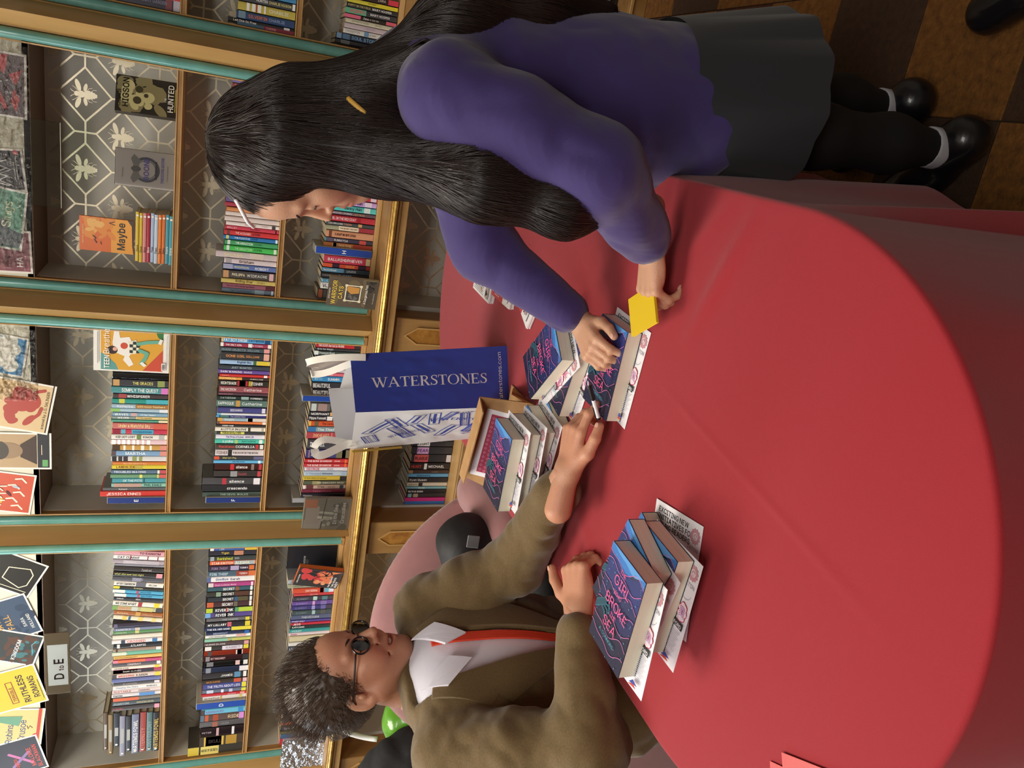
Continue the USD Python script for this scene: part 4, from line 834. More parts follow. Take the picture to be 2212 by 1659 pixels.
card((106, 1513), (73, 1433), .2, 'c8bc3c', [(('ROMANS', .035, .022, .026, .11), '4a2034'), (('RUTHLESS', .022, .058, .028, .14), '4a2034'), (sbox(.03, .1, .14, .125).difference(sbox(.033, .103, .137, .122)), 'a04a3c'), (('TERRIBLE', .04, .106, .011, .09), 'a04a3c'), (sbox(.02, .011, .12, .0125), '6a4a3c')], 'yellow tilted card lettered RUTHLESS ROMANS at the top of the left bay', 2.993)
card((89, 1608), (99, 1530), .19, 'e0c07c', [(sbox(.0, .012, .2, .024), 'c0402c'), (Point(.05, .026).buffer(.011), 'c0402c'), (('Crusoe', .02, .065, .026, .11, 0, False), '3c5a84'), (('Robinson', .012, .11, .026, .13, 0, False), '3c5a84'), (Polygon([(.1, .09), (.15, .08), (.15, .16), (.12, .16)]), '6a9a7c'), (stroke([(.09, .04), (.1, .05), (.085, .055), (.1, .06)], .002), '6a4a30')], 'cream card with blue script lettered Crusoe at the top of the left bay', 2.995)
card((106.5, 1656), (78, 1586), .2, '2f2a2c', [(stroke([(.05, .05), (.12, .12)], .012), 'c06a9c'), (stroke([(.05, .12), (.11, .05)], .012), '8a6a9c'), (('MALORIE', .03, .04, .016, .1), 'd8503c'), (('BLACKMAN', .02, .018, .016, .12), 'd8503c'), (('noughts', .02, .1, .018, .07), 'd8503c')], 'black tilted card with a pink cross at the top of the left bay', 2.994)
# crinkled clear film over the header panels, the empty acrylic holder and the D to E sign
M_FILM = usdkit.material(stage, '/World/Looks/crinkled_film', {'tc': ('texture_coordinate', {}), 'n': ('noise_texture', dict(scale=55, detail=3)), 'b': ('bump', dict(distance=.03, strength=.7)), 'f': ('fresnel', dict(IOR=1.5)), 't': ('transparent_bsdf', dict(color=(1, 1, 1))), 'g': ('glossy_bsdf', dict(color=(1, .96, .88), roughness=.08)), 'm': ('mix_closure', {})},
    [('tc.object', 'n.vector'), ('n.fac', 'b.height'), ('b.normal', 'f.normal'), ('b.normal', 'g.normal'), ('f.fac', 'm.fac'), ('t.BSDF', 'm.closure1'), ('g.BSDF', 'm.closure2')], surface='m.closure')
for bay, x0, x1 in (('right', -.74, -.03), ('middle', -1.22, -.95)):
    gx, gy = np.meshgrid(np.linspace(x0, x1, 60), np.linspace(2.043, 2.3, 30)); P = np.c_[gx.ravel(), 2.99 - .004 * meshkit.fbm(np.c_[gx.ravel() * 30, gy.ravel() * 30, np.zeros(gx.size)], 3), gy.ravel()]
    F = [[j * 60 + i, j * 60 + i + 1, (j + 1) * 60 + i + 1, (j + 1) * 60 + i] for j in range(29) for i in range(59)]
    part('plastic_film', (P, np.array(F)), M_FILM, smooth=True, label=f'crinkled clear plastic film over the cards at the top of the {bay} bay', cat='plastic film')
o = xform('acrylic_holder', 'empty clear acrylic sign holder hanging under the right bay header', 'sign holder')
part('front_sheet', cbox((-.518, 2.988, 1.958), (-.242, 2.9895, 2.043), .0004), clear('acrylic', (.93, .96, .94), .03), o)
part('back_sheet', cbox((-.518, 2.9925, 1.958), (-.242, 2.994, 2.043), .0004), clear('acrylic'), o)
part('bright_edge', cbox((-.518, 2.988, 1.9565), (-.242, 2.994, 1.9582), .0003), mat('acrylic_edge', '#C9D2C2', .2), o)
o = xform('shelf_sign', 'brown sign holder with a white card reading D to E, left bay', 'sign', mtx=frame_mtx((-2.51, 2.978, 1.945), (1, 0, .012), (0, 0, 1)))
part('backing', cbox((0, 0, 0), (.30, .09, .004), .001), mat('sign_brown', '#7A6654', .5), o)
cd = part('sign_card', cbox((.045, .008, .004), (.245, .08, .0055), .0004), paint('e8e4ec', .5), o)
prints([(('D', .075, .024, .034, .05), '2a1a20'), (('to', .118, .024, .018, .03), '4a2a34'), (('E', .152, .024, .034, .05), '2a1a20')], np.eye(4), cd, .3, .1, .0058)
part('cover_sheet', cbox((.0, 0, .0062), (.30, .09, .0072), .0003), clear('acrylic'), o)

# ================================================================== the table and what lies on it
TZ = .742
M_CLOTH = mat('red_tablecloth', '#9A0F1E', .85, sheen=.25, bump=(900, .0006, .5))
TCX, TA, TB, TR_ = -.49, .875, 2.1, .452
tb = xform('table', 'long table with rounded ends hidden under the red cloth', 'table')
core = LineString([(TCX, TA), (TCX, TB)]).buffer(TR_ - .012, quad_segs=16)
part('tabletop', slab(core, .03, TZ - .034), mat('table_board', '#8A7458', .6), tb)
for x in (TCX - .3, TCX + .3):
    for y in (TA - .1, TB + .1): part('leg', tube([(x, y, 0), (x, y, TZ - .03)], .02, 10), mat('table_leg', '#3A3A3C', .4, metal=.6), tb)
def cloth():
    S = 420
    u = np.linspace(0, 1, S, endpoint=False); L1 = TB - TA; per = 2 * L1 + 2 * np.pi * TR_; d = u * per
    B, N = np.zeros((S, 2)), np.zeros((S, 2))
    for i, t in enumerate(d):
        if t < L1: B[i], N[i] = (TCX + TR_, TA + t), (1, 0)
        elif t < L1 + np.pi * TR_: a = (t - L1) / TR_; N[i] = (math.cos(a), math.sin(a)); B[i] = np.array((TCX, TB)) + TR_ * N[i]
        elif t < 2 * L1 + np.pi * TR_: B[i], N[i] = (TCX - TR_, TB - (t - L1 - np.pi * TR_)), (-1, 0)
        else: a = np.pi + (t - 2 * L1 - np.pi * TR_) / TR_; N[i] = (math.cos(a), math.sin(a)); B[i] = np.array((TCX, TA)) + TR_ * N[i]
    C = np.c_[np.full(S, TCX), np.clip(B[:, 1], TA, TB)]
    V = []
    K = 70
    for k in range(K + 1):
        q = C + (B - C) * (k / K) * .985; V.append(np.c_[q, np.full(S, TZ)])
    # rounded edge then the hanging skirt with folds that open downwards
    for a in (25, 50, 75, 90):
        r = .007; q = B + N * (r * math.sin(math.radians(a)) - .0068); V.append(np.c_[q, np.full(S, TZ - r * (1 - math.cos(math.radians(a))))])
    ph = 2.2 * np.sin(d * 3.1) + 1.4 * np.sin(d * 7.3 + 1)
    for k in range(1, 36):
        f = k / 35; z = TZ - .008 - f * .60
        amp = .035 * f ** .8
        off = amp * (np.sin(d * 19 + ph) + .5 * np.sin(d * 33 + 1.3 * ph)) * .6 + .03 * f
        q = B + N * off[:, None]; V.append(np.c_[q, np.full(S, z + .02 * f * np.sin(d * 4))])
    V = np.array(V); R = len(V)
    # creases of a cloth that had been folded, and soft ripples near the edge on the standing side
    top = V[:K + 1]; P = top.reshape(-1, 3)
    def crease(p, q, h, w, side=0):
        p, q = np.array(p), np.array(q); e = (q - p) / np.linalg.norm(q - p); dd = (P[:, :2] - p) @ np.array([-e[1], e[0]]); t = (P[:, :2] - p) @ e
        on = np.clip(np.minimum(t, np.linalg.norm(q - p) - t) / .12, 0, 1)
        P[:, 2] += on * h * np.exp(-(dd / w) ** 2)
    crease(ray_at(1420, 820, 2, TZ)[:2], ray_at(1960, 1420, 2, TZ)[:2], .0016, .006)
    crease(ray_at(1655, 420, 2, TZ)[:2], ray_at(1470, 760, 2, TZ)[:2], .006, .014)
    crease(ray_at(1600, 410, 2, TZ)[:2], ray_at(1480, 560, 2, TZ)[:2], .0035, .01)
    crease((-.9, 1.0), (-.70, 1.36), .002, .02); crease((-.20, 2.45), (-.30, 1.7), .0022, .01); crease((-.78, 2.3), (-.55, 1.5), .0018, .012)
    P[:, 2] += .0012 * (meshkit.fbm(np.c_[P[:, :2] * 7, np.zeros(len(P))], 3) - .5)
    V = V.reshape(-1, 3); F = []
    i = np.arange(S); j = (i + 1) % S
    for k in range(R - 1): F.append(np.stack([k * S + i, (k + 1) * S + i, (k + 1) * S + j, k * S + j], 1))
    m = trimesh.Trimesh(V, np.vstack([np.vstack([f[:, [0, 1, 2]], f[:, [0, 2, 3]]]) for f in F]), process=False)
    return m
part('tablecloth', cloth(), M_CLOTH, smooth=True, label='bright red cloth draped over the long signing table', cat='tablecloth')

# ------------------------------------------------------------------ the novel being signed: one prototype, then copies
NW, NH, NT = .110, .178, .0298
M_NPAGE = mat('novel_pages', '#EDE6D2', .75, noise=(1, '#E2DAC4', 3, (4, 4, 260)))
def flat_mtx(x, y, deg, z, tilt=None):
    a = math.radians(deg); m = np.eye(4); m[:3, 0] = (math.cos(a), math.sin(a), 0); m[:3, 1] = (-math.sin(a), math.cos(a), 0); m[:3, 3] = (x, y, z)
    return m if tilt is None else m @ tilt
def wave(y, amp, ph, n=30): return [(x, y + amp * math.sin(x * 60 + ph) + amp * .5 * math.sin(x * 115 + 2 * ph)) for x in np.linspace(-.01, NW + .01, n)]
def novel(mtx, label):
    o = xform('novel', label, 'book', mtx=mtx, group='copies of the signed novel')
    w, h, t = NW / 2, NH / 2, NT
    cv = part('cover', cat_([cbox((-w, -h, t - .0007), (w, h, t), .0002), cbox((-w, -h, 0), (w, h, .0007), .0002), cbox((-w, -h, 0), (-w + .0007, h, t), .0002)]), paint('232b4c', .38, .2), o)
    part('pages', cbox((-w + .0008, -h + .0006, .0008), (w - .0008, h - .0006, t - .0008), .0003), M_NPAGE, o)
    it = [(Polygon([(-.01, -.01)] + wave(.165, .006, 1.2) + [(NW + .01, -.01)]), '2d3570'), (Polygon(wave(.118, .006, 2.4) + [(NW + .01, -.01), (-.01, -.01)]), '282c58'), (Polygon(wave(.072, .007, .4) + [(NW + .01, -.01), (-.01, -.01)]), '23243c'),
          (Polygon(wave(.162, .007, 2.1) + [(NW + .01, .2), (-.01, .2)]), '3a78c0'), (Polygon(wave(.171, .005, .9) + [(NW + .01, .2), (-.01, .2)]), '5a9ad8')]
    for y, p in ((.162, 2.1), (.145, .3), (.118, 2.4), (.094, 1.2), (.07, .4), (.045, 2.0), (.022, 1.1)): it.append((LineString(wave(y, .007, p)).buffer(.0005), 'd878b4', 'pink_line'))
    q = random.Random(5)
    it.append((unary_union([Point(q.uniform(0, NW), q.uniform(0, NH)).buffer(q.uniform(.0003, .0012), 3) for _ in range(90)]), '6c9cd0'))
    hand = unary_union([stroke([(.0, .06), (.014, .072), (.024, .08)], .012), stroke([(.02, .08), (.034, .088), (.042, .08)], .0035), stroke([(.022, .078), (.038, .08), (.044, .072)], .0035), stroke([(.02, .074), (.036, .072), (.04, .065)], .0035), stroke([(.016, .07), (.03, .064), (.033, .058)], .0035), stroke([(.02, .083), (.03, .096), (.036, .096)], .003)])
    it.append((hand, '2f6c80', 'hand_picture'))
    it.append((hand.buffer(-.0014), '1f4a5c', 'hand_picture'))
    for s, x, y, ch, mw in (('THE', .044, .149, .0075, .03), ('GIRL', .034, .126, .0165, .06), ('WHO', .042, .111, .0075, .034), ('BROKE', .024, .087, .0165, .078), ('THE', .048, .0725, .0075, .03), ('SEA', .034, .049, .0165, .05)):
        it.append(((s, x, y, ch, mw, -3, False), 'f05c94', 'title_lettering'))
    it.append((('A. CONNORS', .03, .032, .007, .05, -3, False), '4a9cb0', 'author_lettering'))
    prints(it, np.array([[1, 0, 0, -w], [0, 1, 0, -h], [0, 0, 1, t], [0, 0, 0, 1.]]), cv, NW, NH, .0003)
    return o
n0 = novel(flat_mtx(-.405, 1.255, -92.5, TZ + .003), 'dark blue novel with pink title being signed, the pen hand on it')
def put_novel(x, y, deg, z, label): return copy_of(n0, 'novel', label, flat_mtx(x, y, deg, z), group='copies of the signed novel')
def leaflet_items(front=True):
    w, h = .14, .195
    it = [(('EXCITING NEW', .012, .178, .0085, .1), '1f1e22'), (('INITIATIVES FOR', .012, .166, .0085, .116), '1f1e22'), (('YOUNG READERS', .012, .154, .0085, .11), '1f1e22')]
    crest = unary_union([affinity.rotate(sbox(-.011, -.011, .011, .011), a) for a in (0, 30, 60)])
    crest = crest.buffer(-.001).difference(Point(0, 0).buffer(.0065)).union(Point(0, 0).buffer(.0045))
    it += [(affinity.translate(crest, .124, .172), 'c89098', 'crest'), (('JM', .1205, .1695, .005, .01), 'f0e8e8'), (('EXTON', .108, .148, .006, .03), 'a8a4b0'), (stroke(smoothline([(.105, .142), (.112, .128), (.125, .126), (.134, .135)], 14), .0006), '8a8690')]
    brain = unary_union([Point(.124 + .006 * math.cos(a), .102 + .011 * math.sin(a)).buffer(.0055, 6) for a in np.linspace(0, 6.28, 8)[:-1]])
    it += [(brain.buffer(.0012), 'c83a5c', 'brain_picture'), (brain, 'f0dce4', 'brain_picture')]
    it += [(stroke(smoothline([(.117, .094 + .0032 * i), (.124, .0965 + .003 * i), (.131, .0935 + .0032 * i)], 9), .0009), ('b84a8c' if i % 2 else '8a6ac8'), 'brain_picture') for i in range(6)]
    it += [(sbox(.108, .074, .136, .085), '2f2f33', 'name_block'), (('FORD', .112, .0757, .0058, .021), 'e8e8ea')]
    it += [(sbox(.11 + (i % 2) * .002, .066 - .0034 * i, .134 - (i % 3) * .003, .0672 - .0034 * i), 'b8b8c4', 'small_print') for i in range(12)]
    it += [(sbox(.02, .12 - .006 * i, .1, .1216 - .006 * i), 'b4b4bc', 'small_print') for i in range(12)]
    it += [(Polygon([(.106, .01), (.13, .014), (.12, .019)]), 'c84a3c'), (Polygon([(.108, .014), (.132, .02), (.118, .024)]), '3c4a9c')]
    return it
lf0 = xform('leaflet', 'white school leaflet under the novel being signed, its right and top edges showing', 'leaflet', mtx=flat_mtx(-.401, 1.247, -94, TZ + .0016), group='leaflets under the novels')
pp = part('sheet', cbox((-.07, -.0975, -.0005), (.07, .0975, .0005), .0002), paint('eceaee', .5), lf0)
prints(leaflet_items(), np.array([[1, 0, 0, -.07], [0, 1, 0, -.0975], [0, 0, 1, 0], [0, 0, 0, 1.]]), pp, .14, .195, .0007)
def put_leaflet(x, y, deg, z, label): return copy_of(lf0, 'leaflet', label, flat_mtx(x, y, deg, z), group='leaflets under the novels')
S = .0318
for k, (x, y, a, lx, ly, la, w) in enumerate(((-.689, 1.0, -111, -.650, .945, -80, 'bottom'), (-.662, .913, -94, -.670, .901, -90, 'third from the top'), (-.666, .936, -109, -.684, .918, -100, 'second from the top'), (-.681, .887, -93, -.70, .882, -87.5, 'topmost'))):
    z = TZ + .003 + k * S
    put_novel(x, y, a, z, f'dark blue novel, {w} in the stack at the resting hand'); put_leaflet(lx, ly, la, z - .0011, f'white leaflet under the {w} novel of the stack at the resting hand')
for k, (x, y, a, w) in enumerate(((-.655, 1.475, -112, 'bottom'), (-.683, 1.468, -101, 'third from the top'), (-.70, 1.458, -92, 'second from the top'), (-.715, 1.466, -92, 'topmost'))):
    z = TZ + .003 + k * S
    put_novel(x, y, a, z, f'dark blue novel, {w} in the stack before the cardboard mailer')
    if k: put_leaflet(x + .012, y - .012, a + 4, z - .0011, f'white leaflet under the {w} novel of the stack before the mailer')
p = ray_at(1237, 901, 2, TZ)
a = -103; r_, u_ = np.array([math.cos(math.radians(a)), math.sin(math.radians(a))]), np.array([-math.sin(math.radians(a)), math.cos(math.radians(a))])
c = p[:2] - r_ * NW / 2 + u_ * NH / 2
put_leaflet(*(c + r_ * .012), a + 1, TZ + .0016, 'white leaflet under the lower of the two crossed novels')
put_novel(*c, a, TZ + .003, 'dark blue novel lying crosswise under another, left of the signed copy')
put_leaflet(-.462, 1.468, -133, TZ + .003 + S - .0011, 'white leaflet between the two crossed novels')
put_novel(-.466, 1.478, -131.5, TZ + .003 + S, 'dark blue novel lying crosswise on another with its pages towards the pen hand')

# ------------------------------------------------------------------ stacks of bookmarks
def bookmark_stack(cx, cy, deg, hgt, style, label):
    m = flat_mtx(cx, cy, deg, TZ + .0012); L, W_ = .075, .0255
    o = xform('bookmark_stack', label, 'bookmarks', mtx=m, group=None)
    q = random.Random(int(cx * 1e4)); n = max(3, int(hgt / .0022)); t = hgt / n
    part('lower_cards', cat_([cbox((-L + q.uniform(-.0016, .0016), -W_ + q.uniform(-.0012, .0012), k * t), (L + q.uniform(-.0016, .0016), W_ + q.uniform(-.0012, .0012), (k + .93) * t), .0002) for k in range(n - 1)]), paint('e6e2e0', .5), o, kind='stuff')
    tc = part('top_card', cbox((-L, -W_, (n - 1) * t), (L, W_, hgt), .0002), paint('eeeae8', .4, .2), o)
    if style == 'red':
        it = [(sbox(0, 0, .095, .051), 'c84a50')] + [(('BOOKMARK FEST', .006, .041, .006, .085), 'f4e8e6'), (sbox(.012, .030, .08, .0325), 'f0dcdc'), (sbox(.02, .024, .075, .0265), 'f0dcdc'), (sbox(.016, .018, .078, .0205), 'f0dcdc'), (sbox(.03, .009, .07, .0112), 'f0dcdc'),
              (Polygon([(.104, .014), (.122, .025), (.104, .036)]), '6a5660'), (Polygon([(.112, .014), (.13, .025), (.112, .036)]), 'b8a0a0'), (sbox(.136, .012, .139, .04), '6a6a70')]
    else:
        it = [(sbox(.008, .044, .1, .047), 'c87870')] + [(sbox(.008 + .004 * (i % 3), .007 + .0052 * i, .098 - .006 * (i % 2), .0085 + .0052 * i), '8a8488') for i in range(7)] + [(Point(.03, .03).buffer(.006), 'e0b8a0'), (Point(.075, .018).buffer(.006), 'e0b8a0'), (sbox(.118, .008, .146, .044), 'b4a8a4'), (Polygon([(.12, .012), (.142, .022), (.12, .034)]), '4a3c44')]
    prints(it, np.array([[1, 0, 0, -L], [0, 1, 0, -W_], [0, 0, 1, hgt], [0, 0, 0, 1.]]), tc, .15, .051, .0003)
bookmark_stack(-.450, 2.072, -93, .018, 'white', 'thick stack of white bookmarks nearest the paper carrier bag')
bookmark_stack(-.427, 1.92, -91, .014, 'red', 'stack of red and white bookmarks second from the carrier bag')
bookmark_stack(-.41, 1.768, -116, .012, 'red', 'red bookmark stack nearest the crossed novels, turned askew')
bookmark_stack(-.348, 1.93, -92, .011, 'red', 'red bookmark stack half hidden by the purple sleeve')
bookmark_stack(-.338, 2.09, -112, .010, 'red', 'red bookmark stack lying askew beyond the purple sleeve')
bookmark_stack(-.325, 2.262, -90, .012, 'white', 'white bookmark stack, second from the far end of the table')
bookmark_stack(-.318, 2.40, -93, .012, 'white', 'white bookmark stack farthest along the red table')
bookmark_stack(-.300, 2.335, -65, .006, 'white', 'thin white bookmark pile beside the purple blazer')
for k, (x, y, d) in enumerate(((-.757, .545, -62), (-.725, .531, -60))):
    o = xform('festival_card', f'red card with white lettering at the near edge of the table, {"left" if k == 0 else "right"} one', 'card', mtx=flat_mtx(x, y, d + 90, TZ + .0016 + .0012 * k))
    b = part('card', cbox((-.045, -.075, 0), (.045, .075, .001), .0003), paint('d04a48', .4, .2), o)
    prints([(('FEST', .012, .132, .012, .05), 'f4e8e6')], np.array([[1, 0, 0, -.045], [0, 1, 0, -.075], [0, 0, 1, .001], [0, 0, 0, 1.]]), b, .09, .15, .0002)

# ------------------------------------------------------------------ yellow card held by the girl, the pen
fit_pad = [ray_at(*p, 2, TZ + .045) for p in ((1362, 632), (1412, 628), (1423, 712), (1367, 714))]
pc_ = np.mean(fit_pad, 0); ex = fit_pad[2] + fit_pad[3] - fit_pad[0] - fit_pad[1]; ey = fit_pad[0] + fit_pad[3] - fit_pad[1] - fit_pad[2]
sx, sy = np.linalg.norm(ex) / 4, np.linalg.norm(ey) / 4
m = frame_mtx(pc_, ex, ey)
o = xform('yellow_card', 'bright yellow folded card held in the fingers of the girl in purple', 'card', mtx=m)
part('front_leaf', cbox((-sx, -sy, 0), (sx, sy, .0012), .0003), mat('yellow_card_face', '#EBCB1E', .55, bump=(260, .0012, .6)), o)
part('back_leaf', cbox((-sx, -sy, -.004), (sx, sy, -.003), .0003), paint('e0bc1c', .5), o)
part('fold', cbox((-sx, -sy - .001, -.004), (sx, -sy + .0006, .0012), .0004), paint('e0bc1c', .5), o)
pa, pb = ray_at(1270, 822, 2, TZ + .085), ray_at(1293, 903, 2, TZ + .040)
d = (pb - pa) / np.linalg.norm(pb - pa)
o = xform('pen', 'black and clear ballpoint pen between the fingers of the signing hand', 'pen')
L = np.linalg.norm(pb - pa); P = lambda t: pa + d * L * t
part('barrel', tube([P(.12), P(.5), P(.98)], .0042, 12), mat('clear_barrel', '#E9ECEE', .12, coat=.4), o, smooth=40)
part('grip', tube([P(.1), P(.13), P(.48), P(.5)], [.0038, .0047, .0047, .0042], 12), mat('black_grip', '#17171A', .4), o, smooth=40)
part('tip', tube([P(0), P(.03), P(.11)], [.0006, .0014, .0036], 10), mat('pen_metal', '#B8B8BC', .25, metal=1), o, smooth=40)
part('clip', tube([P(.72) + [0, 0, .0056], P(.98) + [0, 0, .0056]], .0012, 6), mat('black_grip', '#17171A', .4), o)
part('end_cap', tube([P(.97), P(1.02)], .0044, 12), mat('black_grip', '#17171A', .4), o)

# ------------------------------------------------------------------ paper carrier bag
M_BAGW = usdkit.material(stage, '/World/Looks/bag_paper', {'p': ('principled_bsdf', dict(base_color=lin('#E7E6E3'), roughness=.55)), 't': ('translucent_bsdf', dict(color=lin('#E7E6E3'))), 'm': ('mix_closure', dict(fac=.25))}, [('p.BSDF', 'm.closure1'), ('t.BSDF', 'm.closure2')], surface='m.closure')
M_BAGB = mat('bag_blue', '#3A4FB4', .5)
bag = xform('carrier_bag', 'blue and white paper carrier bag with tape handles standing on the red table', 'bag')
Bq = np.array([(-.553, 1.846, TZ + .002), (-.690, 1.755, TZ + .002), (-.846, 1.905, TZ + .002), (-.71, 2.0, TZ + .002)])
Tq = np.array([ray_at(756, 765, 1, 1.853), ray_at(768, 891, 1, 1.715), ray_at(758, 971, 1, 1.80), (-.735, 1.955, 1.15)])
def patch(a, b, c, d, nu, nv, amp, seed, out=0.0):
    """a b on the base, c d above b a; a crumpled sheet of paper between them"""
    u, v = np.meshgrid(np.linspace(0, 1, nu), np.linspace(0, 1, nv)); u, v = u.ravel()[:, None], v.ravel()[:, None]
    P = (a * (1 - u) + b * u) * (1 - v) + (d * (1 - u) + c * u) * v
    n = np.cross(b - a, d - a); n /= np.linalg.norm(n)
    q = np.c_[u * 3, v * 5, np.full(len(u), seed)]
    k = np.abs(meshkit.noise(q * 1.3 + seed) - .5) + .5 * np.abs(meshkit.noise(q * 2.9 + seed) - .5)
    edge = (np.sin(np.pi * u) * np.sin(np.pi * np.clip(v, 0, .92) / .92 ))[:, 0]
    P = P + n * (amp * (k[:, None] - .3) * np.clip(edge * 3, 0, 1)[:, None] + out * edge[:, None])
    F = [[j * nu + i, j * nu + i + 1, (j + 1) * nu + i + 1, (j + 1) * nu + i] for j in range(nv - 1) for i in range(nu - 1)]
    F = np.array(F); return trimesh.Trimesh(P, np.vstack([F[:, [0, 1, 2]], F[:, [0, 2, 3]]]), process=False), n
NU, NV = 26, 44
front, nf = patch(Bq[1], Bq[0], Tq[0], Tq[1], NU, NV, .010, 2, .004)
side, ns = patch(Bq[2], Bq[1], Tq[1], Tq[2], NU, NV, .012, 5, -.006)
back, nb_ = patch(Bq[3], Bq[2], Tq[2] + [-.01, .02, .03], Tq[3] + [0, 0, .03], NU, NV, .012, 8)
rside, nr = patch(Bq[0], Bq[3], Tq[3], Tq[0], NU, NV, .012, 11, -.006)
fp = part('front_panel', front, M_BAGB, bag, smooth=True, label='royal blue front panel lettered WATERSTONES')
sp = part('side_panel', side, M_BAGW, bag, smooth=True, label='white side panel with blue drawings of books')
part('back_panel', back, M_BAGW, bag, smooth=True)
part('right_gusset', rside, M_BAGW, bag, smooth=True)
def on_patch(m2d, mesh, n, lift, flipu=False):
    """lays flat print given in (u, v) of the sheet onto its crumpled surface"""
    V = mesh.vertices.reshape(NV, NU, 3); q = m2d.vertices
    u = np.clip(q[:, 0], 0, 1) * (NU - 1); v = np.clip(q[:, 1], 0, 1) * (NV - 1); i, j = np.minimum(u.astype(int), NU - 2), np.minimum(v.astype(int), NV - 2); fu, fv = (u - i)[:, None], (v - j)[:, None]
    P = (V[j, i] * (1 - fu) + V[j, i + 1] * fu) * (1 - fv) + (V[j + 1, i] * (1 - fu) + V[j + 1, i + 1] * fu) * fv
    return trimesh.Trimesh(P + n * lift, m2d.faces, process=False)
def serif(ch):
    """a roman capital of about unit height: heavy and thin strokes with slab serifs"""
    T, t = .145, .06
    S_ = lambda x, y, w: sbox(x - w / 2, y - .022, x + w / 2, y + .022)
    bar = lambda a, b, w: LineString([a, b]).buffer(w / 2, cap_style=2)
    if ch == 'W': return unary_union([bar((.10, .98), (.36, .0), T), bar((.36, .0), (.60, .98), t), bar((.52, .98), (.80, .0), T), bar((.80, .0), (1.04, .98), t), S_(.1, .98, .32), S_(.52, .98, .30), S_(1.03, .98, .26)]), 1.16
    if ch == 'A': return unary_union([bar((.10, .02), (.42, 1.0), t), bar((.40, 1.0), (.74, .02), T), bar((.22, .34), (.62, .34), t), S_(.1, .022, .26), S_(.74, .022, .30)]), .90
    if ch == 'T': return unary_union([bar((.36, 0), (.36, .98), T), bar((.03, .97), (.69, .97), t), sbox(.02, .76, .065, .99), sbox(.655, .76, .70, .99), S_(.36, .022, .32)]), .74
    if ch == 'E': return unary_union([bar((.16, 0), (.16, 1), T), bar((.1, .972), (.6, .972), t), bar((.1, .028), (.64, .028), t), bar((.16, .51), (.48, .51), t), sbox(.57, .78, .61, .99), sbox(.61, .01, .655, .24), sbox(.46, .41, .5, .61), S_(.14, .022, .24), S_(.14, .978, .24)]), .72
    if ch == 'R': return unary_union([bar((.16, 0), (.16, 1), T), Point(.36, .745).buffer(.255).difference(affinity.scale(Point(.31, .745).buffer(.185), 1, 1.05)).intersection(sbox(.2, .4, .8, 1.01)).union(sbox(.16, .945, .38, 1.0)).union(sbox(.16, .49, .38, .545)), bar((.36, .5), (.66, .02), T), S_(.16, .022, .3), S_(.68, .022, .24), S_(.14, .978, .24)]), .78
    if ch == 'S':
        c = smoothline([(.52, .80), (.42, .95), (.25, .95), (.13, .78), (.22, .62), (.40, .48), (.50, .30), (.40, .07), (.22, .05), (.07, .22)], 40)
        return unary_union([LineString(c[i:i + 2]).buffer(.03 + .042 * math.sin(math.pi * min(max((i - 8) / 24, 0), 1)) ) for i in range(39)] + [sbox(.50, .72, .54, .99), sbox(.05, .01, .09, .28)]), .62
    if ch == 'O': return affinity.scale(Point(.47, .5).buffer(.45, 24), 1, 1.14).difference(affinity.rotate(affinity.scale(Point(.47, .5).buffer(.31, 24), 1, 1.5), 0)), .96
    if ch == 'N': return unary_union([bar((.13, 0), (.13, .98), t), bar((.1, .98), (.74, 0), T), bar((.74, 0), (.74, .98), t), S_(.13, .022, .26), S_(.1, .978, .24), S_(.74, .978, .26)]), .9
def serif_word(s):
    x, out = 0, []
    for ch in s: g, a = serif(ch); out.append(affinity.translate(g, x, 0)); x += a
    return unary_union(out), x
word, WL = serif_word('WATERSTONES')
def lay(geom, mesh, n, lift, fn, m, parent, name):
    g = flat(geom.segmentize(.12) if hasattr(geom, 'segmentize') else geom)
    for _ in range(1): g = g.subdivide()
    g = g.copy(); g.vertices = np.c_[fn(g.vertices[:, 0], g.vertices[:, 1]), np.zeros(len(g.vertices))]
    part(name, on_patch(g, mesh, n, lift), m, parent)
M_PW = paint('f4f4f6', .5); M_PB = paint('2f4498', .5)
# the name runs down the front panel (u across, v up)
lay(word, front, nf, .0012, lambda x, y: np.c_[.40 + y * .165, .885 - x / WL * .74], M_PW, fp, 'shop_name')
g = text('Waterstones.com', 1.0, None, False); g.vertices = np.c_[.04 + g.vertices[:, 0] / g.vertices[:, 0].max() * .86, .045 + g.vertices[:, 1] * .026, np.zeros(len(g.vertices))]
part('web_address', on_patch(g, front, nf, .0012), M_PW, fp)
# drawings of standing and leaning books on the white side
q = random.Random(11); art = []
for (x, y, w, h, a) in ((.55, .83, .32, .10, -28), (.62, .72, .30, .09, 20), (.35, .67, .34, .10, 24), (.70, .60, .28, .09, -8), (.68, .47, .34, .08, 4), (.74, .38, .26, .06, -12), (.4, .52, .3, .09, 26), (.62, .25, .4, .07, 8), (.45, .15, .4, .07, -14), (.25, .88, .2, .1, 12), (.3, .33, .3, .09, -20)):
    b = sbox(-w / 2, -h / 2, w / 2, h / 2); ring = b.difference(b.buffer(-.008))
    inner = [LineString([(-w / 2, -h / 2 + h * t), (w / 2, -h / 2 + h * t + q.uniform(-.01, .01))]).buffer(q.uniform(.001, .0035)) for t in (.15, .3, .42, .55, .7, .85)]
    if q.random() < .4: inner = [affinity.scale(b, .8, .25)]
    art.append(affinity.translate(affinity.rotate(unary_union([ring] + inner), a), x, y))
art = unary_union(art).intersection(sbox(.02, .02, .98, .97))
lay(art, side, ns, .001, lambda x, y: np.c_[x, y], M_PB, sp, 'book_drawing')
